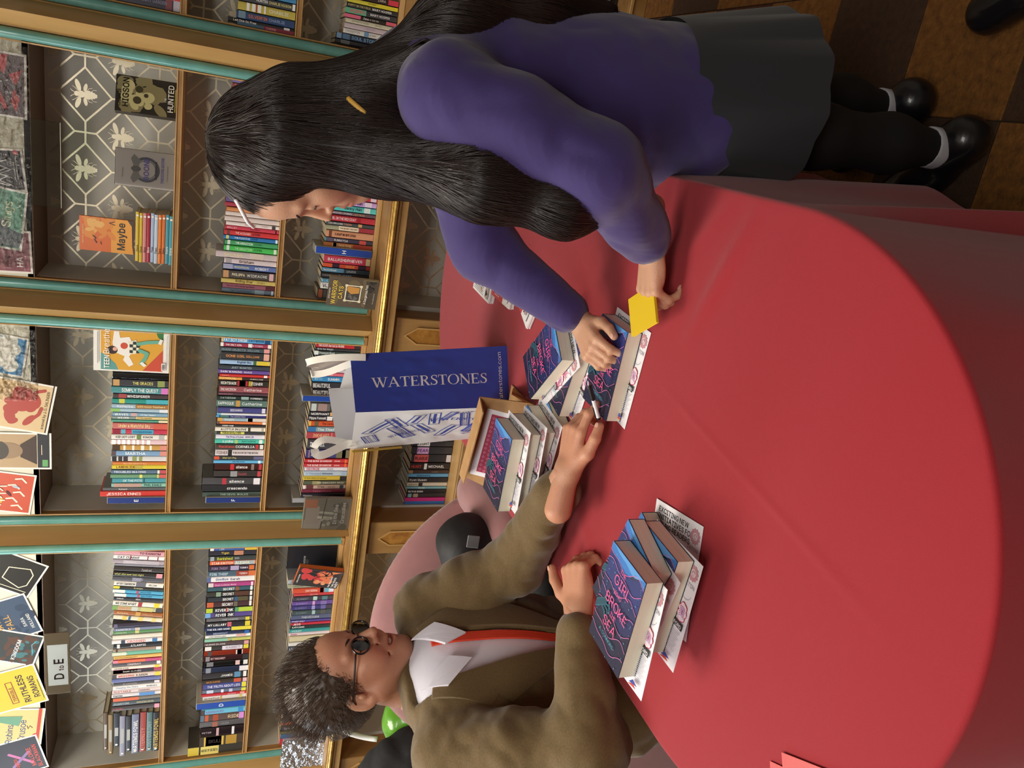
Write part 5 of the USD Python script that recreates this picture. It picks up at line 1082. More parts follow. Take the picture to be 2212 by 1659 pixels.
for (x0, y0, k, rot) in ((.22, .74, .050, 62), (.60, .50, .075, 90), (.80, .33, .04, 70), (.18, .20, .045, 58)):
    g2 = affinity.rotate(affinity.scale(word, k * .7, k, origin=(0, 0)), -rot, origin=(0, 0))
    lay(affinity.translate(g2, x0, y0), side, ns, .0013, lambda x, y: np.c_[x, y], M_PB, sp, 'printed_name')
M_TAPE = paint('f2eee2', .7)
def tape(px, Ys, w=.017, name='handle'):
    pts = smoothline([ray_at(x, y, 1, Y) for (x, y), Y in zip(px, Ys)], 26)
    t = np.gradient(pts, axis=0); t /= np.linalg.norm(t, axis=1, keepdims=True); view = EYE - pts
    part(name, ribbon(pts, np.cross(t, view), w, .0009), M_TAPE, bag, smooth=40)
tape([(790, 772), (735, 772), (690, 776), (662, 783)], [1.83, 1.84, 1.86, 1.88]); tape([(664, 785), (690, 786), (725, 780), (762, 771)], [1.882, 1.90, 1.91, 1.93])
tape([(762, 776), (730, 790), (695, 800), (672, 807)], [1.92, 1.90, 1.89, 1.88]); tape([(672, 808), (700, 806), (740, 792), (770, 782)], [1.885, 1.87, 1.85, 1.84])
tape([(765, 955), (725, 952), (700, 950), (678, 968)], [1.80, 1.80, 1.80, 1.80]); tape([(680, 970), (684, 982), (705, 980), (762, 966)], [1.79, 1.78, 1.78, 1.78], .02)
part('yellow_seam', ribbon([Bq[2] * .36 + Tq[2] * .64 + [-.006, 0, .0], Bq[2] * .0 + Tq[2] * 1.0 + [-.006, 0, -.004]], (0, 1, 0), .012, .0006), paint('d0a82c', .5), bag)

# ------------------------------------------------------------------ cardboard mailer with the patterned picture
M_KRAFT = mat('kraft_board', '#B98F5E', .7, noise=(30, '#A97F4F', 4))
ml = xform('cardboard_mailer', 'opened brown cardboard mailer with a pink patterned picture standing on the table', 'box')
BR_, BL_, TL_, TR2 = np.array([-.618, 1.600, TZ + .004]), np.array([-.905, 1.668, TZ + .004]), np.array([-.872, 1.694, .868]), np.array([-.640, 1.674, .868])
ex = (BR_ - BL_) / np.linalg.norm(BR_ - BL_); ey = ((TL_ + TR2) - (BL_ + BR_)) / 2; ey -= ex * (ex @ ey); hgt = np.linalg.norm(ey)
m = frame_mtx(BL_, ex, ey); wd = np.linalg.norm(BR_ - BL_)
def loc(P): return trimesh.transformations.transform_points(P, m)
pan = part('lid_panel', moved(slab(Polygon([(0, 0), (wd, 0), (wd - .02, hgt), (.035, hgt)]), .003), m), M_KRAFT, ml)
part('lid_flap', moved(slab(Polygon([(.035, 0), (wd - .02, 0), (wd - .03, .05), (.045, .05)]), .003), m @ np.array([[1, 0, 0, 0], [0, math.cos(1.9), -math.sin(1.9), hgt], [0, math.sin(1.9), math.cos(1.9), .003], [0, 0, 0, 1.]])), M_KRAFT, ml)
part('base_tray', cbox((-.93, 1.668, TZ + .002), (-.63, 1.76, TZ + .006), .001), M_KRAFT, ml)
sf = trimesh.Trimesh(*[np.array(v) for v in ([ray_at(1157, 876, 2, TZ + .004), ray_at(1108, 838, 2, TZ + .004), ray_at(1105, 852, 2, TZ + .06), ray_at(1128, 866, 2, TZ + .05)], [[0, 1, 2], [0, 2, 3], [0, 2, 1], [0, 3, 2]])], process=False); part('side_flap', sf, M_KRAFT, ml)
sf = trimesh.Trimesh(*[np.array(v) for v in ([ray_at(1085, 1056, 2, TZ + .01), ray_at(1050, 1050, 2, TZ + .03), ray_at(1058, 1075, 2, TZ + .006), ray_at(1085, 1066, 2, TZ + .004)], [[0, 1, 2], [0, 2, 3], [0, 2, 1], [0, 3, 2]])], process=False); part('side_flap', sf, M_KRAFT, ml)
white = sbox(.045, -.02, wd - .045, hgt - .026); field = sbox(.058, -.02, wd - .058, hgt - .04)
prints([(white.intersection(sbox(0, 0, 1, 1)), 'f4f2f4', 'picture_border'), (field.intersection(sbox(0, 0, 1, 1)), 'b0405c', 'picture_field')], m, ml, wd, hgt, .0034)
dots = []
for i in range(13):
    for j in range(8):
        x, y = .064 + i * (wd - .13) / 12.5, .004 + j * .0115
        dots.append(affinity.translate(Polygon([(0, -.004), (.005, 0), (0, .004), (-.005, 0)]).difference(Point(0, 0).buffer(.0016)), x + .004 * (j % 2), y))
prints([(unary_union(dots).intersection(field), 'd48498', 'picture_pattern')], m, ml, wd, hgt, .004)

# ================================================================== modelling bodies and cloth as smooth implicit surfaces
def N_(v): v = np.asarray(v, float); return v / np.linalg.norm(v)
def sd_cone(P, a, b, ra, rb):
    a, b = np.asarray(a, float), np.asarray(b, float); ab = b - a
    t = np.clip((P - a) @ ab / (ab @ ab), 0, 1)
    return np.linalg.norm(P - a - t[:, None] * ab, axis=1) - (ra + (rb - ra) * t)
def sd_ball(P, c, r): return np.linalg.norm(P - np.asarray(c), axis=1) - r
def sd_ell(P, c, r, R=None):
    q = P - np.asarray(c)
    if R is not None: q = q @ R
    r = np.asarray(r, float); k0 = np.linalg.norm(q / r, axis=1); k1 = np.linalg.norm(q / r ** 2, axis=1)
    return k0 * (k0 - 1) / np.maximum(k1, 1e-9)
def smin(a, b, k): h = np.clip(.5 + .5 * (b - a) / k, 0, 1); return b + (a - b) * h - k * h * (1 - h)
def smax(a, b, k): return -smin(-a, -b, k)
def chain(P, pts, rad, k=.02):
    d = None
    for i in range(len(pts) - 1):
        e = sd_cone(P, pts[i], pts[i + 1], rad[i], rad[i + 1]); d = e if d is None else smin(d, e, k)
    return d
def surface(f, lo, hi, h):
    """mesh of f = 0 by surface nets; only the cells near the surface are evaluated"""
    lo, hi = np.array(lo, float), np.array(hi, float); q = 4
    n = np.ceil((hi - lo) / (h * q)).astype(int) * q + 1
    cg = [lo[k] + h * q * np.arange((n[k] - 1) // q + 1) for k in range(3)]
    C = np.stack(np.meshgrid(*cg, indexing='ij'), -1); dc = f(C.reshape(-1, 3)).reshape(C.shape[:3])
    near = np.abs(dc) < h * q * 1.9 + .004
    from scipy.ndimage import zoom, binary_dilation
    idx = [np.minimum((np.arange(n[k]) + q // 2) // q, len(cg[k]) - 1) for k in range(3)]
    D = dc[np.ix_(*idx)].copy(); m = binary_dilation(near)[np.ix_(*idx)]
    I = np.argwhere(m); D[m] = f(lo + I * h)
    S = D < 0
    cnt = sum(S[a:n[0] - 1 + a, b:n[1] - 1 + b, c:n[2] - 1 + c].astype(np.int8) for a in (0, 1) for b in (0, 1) for c in (0, 1))
    act = (cnt > 0) & (cnt < 8); ci = np.argwhere(act); vid = -np.ones(act.shape, int); vid[act] = np.arange(len(ci))
    acc, num = np.zeros((len(ci), 3)), np.zeros(len(ci))
    cor = list(np.ndindex(2, 2, 2))
    vals = {c: D[tuple((ci + c).T)] for c in cor}
    for a in cor:
        for ax in range(3):
            if a[ax] == 0:
                b = tuple(1 if k == ax else a[k] for k in range(3)); va, vb = vals[a], vals[b]; x = (va < 0) != (vb < 0)
                t = va[x] / (va[x] - vb[x]); p = np.tile(np.array(a, float), (x.sum(), 1)); p[:, ax] += t; acc[x] += p; num[x] += 1
    V = lo + (ci + acc / num[:, None]) * h; F = []
    for ax in range(3):
        u, v = (ax + 1) % 3, (ax + 2) % 3
        sl = [slice(1, None)] * 3; sl[ax] = slice(0, -1); s0 = S[tuple(slice(0, n[k] - 1) for k in range(3))]
        sh = [slice(0, n[k] - 1) for k in range(3)]; sh[ax] = slice(1, n[ax]); s1 = S[tuple(sh)]
        e = s0 != s1; e[tuple(slice(0, 1) if k == u else slice(None) for k in range(3))] = False; e[tuple(slice(0, 1) if k == v else slice(None) for k in range(3))] = False
        E = np.argwhere(e); du, dv = np.eye(3, dtype=int)[u], np.eye(3, dtype=int)[v]
        quad = np.stack([vid[tuple((E).T)], vid[tuple((E - du).T)], vid[tuple((E - du - dv).T)], vid[tuple((E - dv).T)]], 1)
        flip = s0[tuple(E.T)]; quad[~flip] = quad[~flip][:, ::-1]; F.append(quad)
    F = np.vstack(F); F = F[(F >= 0).all(1)]
    T = np.vstack([F[:, [0, 1, 2]], F[:, [0, 2, 3]]])
    m = trimesh.Trimesh(V, T, process=False)
    if m.volume < 0: m.invert()
    return m
def vnormals(m):
    v, f = m.vertices, m.faces; n = np.zeros_like(v); c = np.cross(v[f[:, 1]] - v[f[:, 0]], v[f[:, 2]] - v[f[:, 0]])
    for k in range(3): np.add.at(n, f[:, k], c)
    return n / np.maximum(np.linalg.norm(n, axis=1, keepdims=True), 1e-12)
def displaced(m, amount): return trimesh.Trimesh(m.vertices + vnormals(m) * amount[:, None], m.faces, process=False)
def to_local(P, o, R, s=1.0): return (P - o) @ R / s          # R columns: local axes in the world
def tinted(name, mesh, m, parent, tint, **kw):
    p = part(name, mesh, m, parent, smooth=True, **kw)
    UsdGeom.PrimvarsAPI(p).CreatePrimvar('tint', Sdf.ValueTypeNames.Color3fArray, 'vertex').Set(Vt.Vec3fArray.FromNumpy(np.asarray(tint, np.float32)))
    return p
def skin_material(name, rough=.48):
    return usdkit.material(stage, '/World/Looks/' + name, {'a': ('attribute', dict(attribute='tint')), 'tc': ('texture_coordinate', {}), 'n': ('noise_texture', dict(scale=420, detail=3)), 'b': ('bump', dict(distance=.0012, strength=.35)),
        'p': ('principled_bsdf', dict(roughness=rough, specular_ior_level=.42, subsurface_weight=.18, subsurface_scale=.006, subsurface_radius=(1, .35, .2)))},
        [('a.color', 'p.base_color'), ('tc.object', 'n.vector'), ('n.fac', 'b.height'), ('b.normal', 'p.normal')], surface='p.BSDF')
def curves(name, strands, width, m, parent, label=None, taper=.35):
    """strands: list of (n, 3) polylines of equal length"""
    parent = str(parent.GetPath()); A = np.asarray(strands, np.float32); k, n, _ = A.shape
    c = UsdGeom.BasisCurves.Define(stage, parent + '/' + numbered(parent, name))
    c.CreateTypeAttr('linear'); c.CreatePointsAttr(Vt.Vec3fArray.FromNumpy(A.reshape(-1, 3))); c.CreateCurveVertexCountsAttr(Vt.IntArray.FromNumpy(np.full(k, n, np.int32)))
    w = np.asarray(width, np.float32) * np.ones(k, np.float32); prof = np.linspace(1, taper, n, dtype=np.float32)
    c.CreateWidthsAttr(Vt.FloatArray.FromNumpy((w[:, None] * prof).ravel())); c.SetWidthsInterpolation('vertex')
    UsdShade.MaterialBindingAPI.Apply(c.GetPrim()).Bind(m)
    return tag(c.GetPrim(), label, kind='stuff')
def grid_patch(poly, step):
    """a shapely outline as a fine flat triangle mesh"""
    g = flat(poly.segmentize(step))
    for _ in range(6):
        e = np.linalg.norm(g.vertices[g.faces[:, 0]] - g.vertices[g.faces[:, 1]], axis=1).max()
        if e < step * 2.2 or len(g.faces) > 30000: break
        g = g.subdivide()
    return g
def draped(poly, o, ex, ey, ez, sdf, lift, th, step=.012, far=.35):
    """an outline in the plane (o; ex, ey) pressed along -ez onto the surface of sdf: a piece of cloth with thickness"""
    g = grid_patch(poly, step); P = np.asarray(o) + g.vertices[:, :1] * ex + g.vertices[:, 1:2] * ey + np.asarray(ez) * far
    for _ in range(40): P = P - np.asarray(ez) * (np.clip(sdf(P), -.02, .05) * .9)[:, None]
    top = P + np.asarray(ez) * (lift + th); bot = P + np.asarray(ez) * (lift - .004)
    n = len(P); F = g.faces
    e = np.sort(np.vstack([F[:, [0, 1]], F[:, [1, 2]], F[:, [2, 0]]]), 1); raw = np.vstack([F[:, [0, 1]], F[:, [1, 2]], F[:, [2, 0]]])
    _, inv, c = np.unique(e, axis=0, return_inverse=True, return_counts=True); B = raw[c[inv.ravel()] == 1]
    S = np.vstack([np.c_[B[:, 1], B[:, 0], B[:, 0] + n], np.c_[B[:, 1], B[:, 0] + n, B[:, 1] + n]])
    m = trimesh.Trimesh(np.vstack([top, bot]), np.vstack([F, F[:, ::-1] + n, S]), process=False)
    if np.cross(ex, ey) @ np.asarray(ez) < 0: m.invert()
    return m

# ------------------------------------------------------------------ heads and hands
def head_sdf(P, smile=0.0, nose=1.0, jaw=1.0, ears=True, soft=1.0):
    """local axes: x to the person's right, y forward, z up; eye line at z = 0; about 0.235 tall"""
    x, y, z = P.T; Q = np.c_[np.abs(x), y, z]
    d = sd_ell(P, (0, -.014, .043), (.0745, .096, .083))
    d = smin(d, sd_ell(P, (0, .026, -.026), (.0605, .063, .088)), .03)
    d = smin(d, sd_cone(Q, (.051 * jaw, -.006, -.056), (.016, .066, -.104), .023 * jaw, .017), .03)
    d = smin(d, sd_ball(P, (0, .0755, -.1035), .018), .022)
    d = smin(d, sd_ball(Q, (.042, .052, -.024), .0245), .03)
    d = smin(d, sd_ball(Q, (.034, .057 + .006 * smile, -.050 + .006 * smile), .021), .024)
    d = smin(d, sd_ell(P, (0, .040, .046), (.058, .0505, .048)), .03)
    d = smin(d, sd_cone(Q, (.011, .0865, .019), (.045, .0735, .021), .007, .0065), .016)
    d = smax(d, -sd_ell(Q, (.031, .1015, .0), (.0195, .017, .0125)), .014)
    d = smin(d, sd_ball(Q, (.0312, .0735, -.0015), .0138), .004)
    # the lid's lower rim and the bag under the eye
    d = smin(d, sd_cone(Q, (.020, .0825, -.0105), (.043, .0745, -.0095), .0032, .003), .006)
    n = sd_cone(P, (0, .0835, .012), (0, .1065 + .004 * (nose - 1), -.033), .0075, .0105 * nose); n = smin(n, sd_ball(Q, (.0115 * nose, .0955, -.0385), .0072 * nose), .008)
    d = smin(d, n, .011)
    d = smax(d, -sd_ell(Q, (.0062, .1035, -.0455), (.0042, .0055, .0035)), .003)
    # mouth
    w = .024 + .006 * smile; up = .006 * smile
    d = smin(d, sd_ell(P, (0, .078, -.070), (.030, .0175, .024)), .014)
    c = sd_cone(Q, (0, .0935, -.0665), (w, .0785, -.0705 + up), .0052, .0028); c2 = sd_cone(Q, (0, .0925, -.0795 - .003 * smile), (w, .0785, -.0715 + up), .0060, .0028)
    d = smin(d, c, .005); d = smin(d, c2, .005)
    gap = sd_ell(np.c_[x, y, z - up * (x / w) ** 2], (0, .0955, -.0728 - .001 * smile), (w * .93, .014, .0012 + .0046 * smile)); d = smax(d, -gap, .0025)
    if smile:      # folds from the nose to the mouth's corners, crow's feet
        d = smax(d, -(sd_cone(Q, (.0185, .0865, -.040), (.034, .073, -.070), .0022, .0022)), .008)
        d = smin(d, sd_ball(Q, (.041, .061, -.043), .0175), .014)
    d = smin(d, sd_ell(P, (0, .0795, -.094), (.016, .008, .008)), .012)
    if ears:
        R = np.array([[.95, .3, 0], [-.3, .95, 0], [0, 0, 1.0]]).T
        e = sd_ell(Q, (.0775, -.018, -.016), (.0065, .0195, .0325), R); e = smax(e, -sd_ell(Q, (.0845, -.014, -.012), (.0065, .0125, .0215), R), .005)
        e = smin(e, sd_ell(Q, (.079, -.003, -.018), (.005, .006, .009)), .006); e = smin(e, sd_ball(Q, (.073, -.008, -.041), .0075), .01)
        e = smin(e, sd_cone(Q, (.0795, -.024, .003), (.0795, -.024, -.026), .0035, .0035), .005)
        d = smin(d, e, .007)
    return d
def hand_points(curl, spread=1.0, thumb=None):
    """finger joints of a hand lying along x, thumb towards +y, back up; curl: four triples of degrees"""
    ys, ln = (.030, .0098, -.0103, -.0285), (.92, 1.03, .97, .78); out = []
    for k in range(4):
        a, p = 0.0, np.array([.088 - .004 * (k == 3) - .002 * (k == 0), ys[k], .004 - .002 * (k in (0, 3))]); pts = [p]; fan = math.radians((.5 - k / 3) * 2 * 5 * spread)
        for L, c in zip((.043, .026, .021), curl[k]):
            a += math.radians(c); p = p + L * ln[k] * np.array([math.cos(a) * math.cos(fan), math.cos(a) * math.sin(fan), -math.sin(a)]); pts.append(p)
        out.append(pts)
    th = thumb or [(.018, .022, -.010), (.050, .046, -.016), (.080, .056, -.018), (.104, .056, -.020)]
    return out, [np.array(t) for t in th]
def hand_sdf(P, pts, thumb, arm=True, s=1.0):
    d = None
    ys = (.026, .009, -.009, -.024)
    for k, f in enumerate(pts):
        e = sd_cone(P, (.004, ys[k] * .62, -.002), f[0], .0135, .0108); d = e if d is None else smin(d, e, .012)
    d = smin(d, sd_ell(P, (.045, -.004, -.010), (.045, .033, .0125)), .012)
    d = smin(d, sd_cone(P, (.008, .010, -.006), thumb[1], .0155, .0125), .014)
    d = smin(d, sd_cone(P, (-.075, 0, -.002), (.004, 0, -.002), .027, .0235), .018) if arm else d
    for k, f in enumerate(pts):
        r = (.0098, .0102, .0096, .0086)[k]; e = chain(P, f, [r, r * .93, r * .86, r * .76], .003)
        e = smin(e, sd_ball(P, f[1] + [0, 0, .001], r * .97), .004); d = smin(d, e, .0055)
    e = chain(P, thumb[1:], [.0122, .0112, .0092], .003); d = smin(d, e, .006)
    return d
def nails(pts, thumb, mtx, m, parent):
    out = []
    for f in list(pts) + [thumb]:
        a, b = f[-2], f[-1]; x = N_(b - a); zz = np.array([0, 0, 1.0]) - x * x[2]
        if f is thumb: zz = np.array([0, .25, .97]); zz = zz - x * (zz @ x)
        zz = N_(zz); yy = np.cross(zz, x); c = b + x * .000 + zz * (.0070 if f is not thumb else .0084)
        q = trimesh.creation.icosphere(2, 1.0); q.apply_scale([.0062, .0050, .0012]); T = np.eye(4); T[:3, 0], T[:3, 1], T[:3, 2], T[:3, 3] = x, yy, zz, c; q.apply_transform(T); out.append(q)
    g = cat_(out); g.apply_transform(mtx)
    if np.linalg.det(mtx[:3, :3]) < 0: g.invert()
    return part('nails', g, m, parent, smooth=True)

# ================================================================== the two people
SKIN = skin_material('skin'); M_NAIL = mat('nail', '#D9A894', .3)
def head_mesh(o, R, s, tone, **kw):
    m = surface(lambda P: smin(head_sdf(P, **kw), sd_cone(P, (0, -.022, -.075), (0, -.04, -.17), .05, .054), .03), (-.11, -.13, -.18), (.11, .14, .15), .0028)
    x, y, z = m.vertices.T; t = np.tile(np.array(lin(tone)), (len(x), 1))
    lip = np.exp(-((np.abs(x) / .026) ** 4 + ((z + .0725) / .0105) ** 4)) * (y > .07); t = t * (1 - lip[:, None] * np.array([.08, .42, .38]))
    ch = np.exp(-(((np.abs(x) - .04) / .02) ** 2 + ((z + .04) / .022) ** 2)) * (y > .02); t = t * (1 - ch[:, None] * np.array([0, .16, .14]))
    if kw.get('smile'):
        st = np.clip((-.052 - z) / .03, 0, 1) * (y > -.01) * (z > -.14) * (1 - lip); t = t * (1 - .22 * st[:, None])
    M4 = np.eye(4); M4[:3, :3] = R * s; M4[:3, 3] = o
    return moved(m, M4), t, M4
def hand_mesh(w, x, y, s, curl, spread=1.0, thumb=None):
    """w wrist, x along the hand, y towards the thumb"""
    x = N_(x); y = np.asarray(y, float); y = N_(y - x * (x @ y)); z = np.cross(x, y); z = z if z[2] > 0 else -z
    M4 = np.eye(4); M4[:3, 0], M4[:3, 1], M4[:3, 2], M4[:3, 3] = x * s, y * s, z * s, w
    p, t = hand_points(curl, spread, thumb)
    m = surface(lambda P: hand_sdf(P, p, t), (-.11, -.09, -.12), (.22, .11, .06), .0025); m = moved(m, M4)
    if np.linalg.det(M4[:3, :3]) < 0: m.invert()
    return m, (p, t, M4)
def wrinkle(m, amp, f=16, seed=0, st=(1, 1, 1)):
    k = meshkit.fbm(m.vertices * np.array(st) * f + seed, 3) - .5; r = np.abs(meshkit.noise(m.vertices * np.array(st) * f * 1.7 + seed + 9) - .5)
    return displaced(m, amp * (k * 1.2 + r))
A3 = np.array
# ---------------- girl
girl = xform('person', 'person with very long dark hair in a purple blazer leaning over the red table', 'person')
gR = A3([[-.163, -.941, -.297], [.98, -.119, -.161], [.116, -.317, .941]]); gR, _ = np.linalg.qr(gR); gR *= np.sign(np.diag(gR.T @ A3([[-.163, -.941, -.297], [.98, -.119, -.161], [.116, -.317, .941]])))
gH = A3([-.1142, 1.3517, 1.3631])
SL, EL, WL_ = A3([.025, 1.20, 1.165]), A3([-.045, 1.10, .945]), A3([-.155, 1.150, .797])
SR, ER, WR = A3([.055, 1.50, 1.15]), A3([-.235, 1.45, .985]), A3([-.338, 1.325, .812])
hm, ht, hM = head_mesh(gH, gR, .93, '#C79678', nose=.85, jaw=.92)
lh, ln = hand_mesh(WL_, (-.97, -.12, -.18), (0, 1, 0), .86, [(38, 45, 25), (45, 50, 30), (50, 55, 30), (55, 55, 30)], 1, [(.018, .022, -.010), (.048, .042, -.020), (.078, .046, -.030), (.100, .040, -.036)])
rh, rn = hand_mesh(WR, (-.45, -.88, -.10), (1, -.3, 0), .86, [(25, 30, 20), (30, 35, 20), (35, 35, 20), (35, 35, 25)])
core = surface(lambda P: smin(chain(P, [(0, 1.365, 1.24), (.04, 1.36, 1.12), (.09, 1.36, .70)], [.05, .10, .11], .04), smin(chain(P, [SL, EL, WL_], [.04, .035, .025]), chain(P, [SR, ER, WR], [.04, .035, .025]), .02), .02), (-.45, .98, .5), (.3, 1.65, 1.36), .011)
body = cat_([hm, lh, rh, core]); tone = np.vstack([ht, np.tile(lin('#C79678'), (len(body.vertices) - len(ht), 1))])
tinted('body', body, SKIN, girl, tone)
for q in (ln, rn): nails(*q[:2], q[2], M_NAIL, girl)
def g_torso(P):
    d = chain(P, [(.03, 1.36, 1.19), (.035, 1.355, 1.05), (.045, 1.35, .88), (.075, 1.345, .66)], [.085, .135, .145, .150], .06)
    d = smin(d, sd_cone(P, SL + [.0, .01, -.01], SR + [0, -.01, -.01], .072, .07), .05)
    return smax(d, -(P[:, 2] - .625 - .35 * np.maximum(-P[:, 0] - .0, 0)), .01)
def g_blazer(P):
    d = g_torso(P)
    d = smin(d, chain(P, [SL, SL * .5 + EL * .5, EL, WL_ + (EL - WL_) * .12], [.072, .070, .066, .044], .03), .022)
    return smin(d, chain(P, [SR, ER, WR + (ER - WR) * .12], [.07, .060, .042], .03), .022)
M_BLZ = mat('purple_wool', '#3A2B68', .8, sheen=.3, bump=(1100, .0005, .4))
bl = surface(g_blazer, (-.45, .95, .56), (.32, 1.68, 1.32), .007)
blz = part('blazer', wrinkle(bl, .011, 11, 3, (1, 1, .8)), M_BLZ, girl, smooth=True)
for p in (A3([-.128, 1.22, .955]), A3([-.135, 1.21, .87])): part('button', moved(trimesh.creation.cylinder(.011, .006), frame_mtx(p, (0, 1, .1), (.3, 0, 1))), mat('purple_button', '#2E2260', .3), blz, smooth=30)
part('gold_trim', tube(smoothline([ray_at(1085, 440, 1, 1.20), ray_at(1125, 465, 1, 1.19), ray_at(1166, 492, 1, 1.185)], 10), .005, 6), mat('gold_braid', '#D9A94A', .5), blz, smooth=True)
part('gold_trim', tube(smoothline([ray_at(752, 212, 1, 1.235), ray_at(770, 228, 1, 1.225), ray_at(790, 245, 1, 1.22)], 10), .004, 6), mat('gold_braid', '#D9A94A', .5), blz, smooth=True)
M_SK = mat('black_skirt_wool', '#24262A', .85, sheen=.2)
a = np.linspace(0, 2 * np.pi, 161)[:-1]; V = []
for k in range(14):
    f = k / 13; r = .14 + .035 * f; pl = .012 * f * np.abs(((a * 12 / np.pi / 2) % 1) - .5) * 2
    V.append(np.c_[.085 + .02 * f + (r + pl) * np.cos(a), 1.355 + (r * 1.08 + pl) * np.sin(a), np.full(160, .74 - .235 * f)])
i = np.arange(160); j = (i + 1) % 160; F = np.vstack([np.stack([k * 160 + i, k * 160 + j, (k + 1) * 160 + j, (k + 1) * 160 + i], 1) for k in range(13)])
part('skirt', (np.vstack(V), F), M_SK, girl, smooth=35)
M_TI = mat('black_tights', '#121214', .7)
for n, (hip, kn, an, toe) in enumerate((((.13, 1.43, .66), (.15, 1.46, .40), (.170, 1.47, .10), (.06, 1.62, .03)), ((.07, 1.29, .66), (.075, 1.30, .40), (.098, 1.30, .10), (-.02, 1.44, .03)))):
    part('tights_leg', surface(lambda P: chain(P, [hip, kn, A3(kn) * .4 + A3(an) * .6, an], [.080, .056, .052, .036], .04), (-.06, 1.15, .05), (.3, 1.62, .76), .010), M_TI, girl, smooth=True)
    part('sock', surface(lambda P: smax(sd_cone(P, A3(an) + [0, 0, .02], A3(an) - [0, 0, .05], .041, .043), np.abs(P[:, 2] - .105) - .017, .004), A3(an) - .08, A3(an) + .08, .005), mat('grey_sock', '#B9B8C0', .9), girl, smooth=True)
    h_ = A3(an) * [1, 1, 0] + [0, 0, .04]; b_ = N_(A3(toe) - h_); h_ = h_ - b_ * .04
    sh = part('shoe', surface(lambda P: smax(smin(chain(P, [h_ + [0, 0, .012], h_ + b_ * .1, A3(toe) + [0, 0, .006]], [.046, .045, .04], .03), sd_cone(P, A3(an) - [0, 0, .03], h_ + [0, 0, .02], .042, .044), .02), .002 - P[:, 2], .004), (-.1, 1.16, -.01), (.3, 1.72, .14), .006), mat('black_leather', '#141316', .35, coat=.3), girl, smooth=True)
# hair: a dark mass with many fine strands combed over it
M_HAIRM = mat('dark_hair_mass', '#1B1412', .42); M_HAIR = mat('dark_hair', '#2A1E1A', .34, spec=.6)
def g_hair(P):
    L = to_local(P, gH, gR, .93)
    cap = sd_ell(L, (0, -.022, .040), (.088, .108, .099)); cap = smax(cap, -sd_ell(L, (0, .135, -.045), (.094, .116, .112)), .012) * .93
    f = chain(P, [gH + [.03, -.07, .02], gH + [.035, -.095, -.12], (-.085, 1.155, 1.10), (-.10, 1.115, .98), (-.10, 1.12, .885)], [.06, .055, .055, .045, .012], .04)
    b = chain(P, [gH + [.075, -.01, .0], gH + [.10, -.02, -.12], (.13, 1.33, 1.12), (.180, 1.33, 1.0), (.205, 1.32, .88)], [.07, .07, .062, .05, .012], .05)
    c = chain(P, [gH + [.045, -.05, .01], gH + [.07, -.06, -.09], (.08, 1.24, 1.20)], [.06, .058, .012], .05)
    return smin(smin(cap, f, .03), smin(b, c, .03), .03)
hr = surface(g_hair, (-.26, 1.0, .84), (.32, 1.55, 1.50), .006); n_ = vnormals(hr)
hr = displaced(hr, .006 * (meshkit.noise(hr.vertices * [95, 95, 5]) - .6)); hp = part('hair', hr, M_HAIRM, girl, smooth=True, label='very long straight dark hair')
st = []; q = np.random.default_rng(3); top = hr.vertices[:, 2] > 1.02; pick = q.choice(np.flatnonzero(top), 7000)
p = hr.vertices[pick] + n_[pick] * .001; e = 1e-3; pts = [p.copy()]
side = q.normal(0, .05, (len(p), 3))
for k in range(15):
    g = np.stack([(g_hair(p + e * np.eye(3)[c]) - g_hair(p - e * np.eye(3)[c])) / (2 * e) for c in range(3)], 1); g /= np.linalg.norm(g, axis=1, keepdims=True) + 1e-9
    d = A3([0, 0, -1.0]) + side; d = d - g * (d * g).sum(1, keepdims=True); d = d + .06 * A3([0, 0, -1.]); d /= np.linalg.norm(d, axis=1, keepdims=True) + 1e-9
    p = p + d * .016; p = p - g * (g_hair(p) - .0012 - .002 * np.abs(side[:, :1].ravel()) * 10)[:, None] * .8; pts.append(p.copy())
curves('hair_strands', np.stack(pts, 1), .0011, M_HAIR, hp)
def gl(x, y, z): return gH + gR @ (A3([x, y, z]) * .93)
part('hair_clip', tube([gl(-.055, .045, .122), gl(-.02, .085, .108), gl(.02, .098, .095)], .0032, 8), mat('white_clip', '#F2F2F2', .2), girl, smooth=True)
def face_lines(o, R, s, par, m):
    for sx in (-1, 1):
        L = [o + R @ (A3([sx * (.0312 + .0138 * math.sin(t)), .0742 + .0136 * math.cos(t) * .98, -.0062 - .001 * math.cos(t)]) * s) for t in np.linspace(-.85, .95, 12)]; part('eyelashes', tube(L, .0011, 6), m, par, smooth=True)
        L = [o + R @ (A3([sx * (.012 + .037 * t), .0945 - .020 * t ** 1.6, .0195 + .007 * math.sin(2.4 * t)]) * s) for t in np.linspace(0, 1, 10)]; part('eyebrow', tube(L, np.linspace(.0034, .0014, 10), 6), m, par, smooth=True)
face_lines(gH, gR, .93, girl, M_HAIRM)
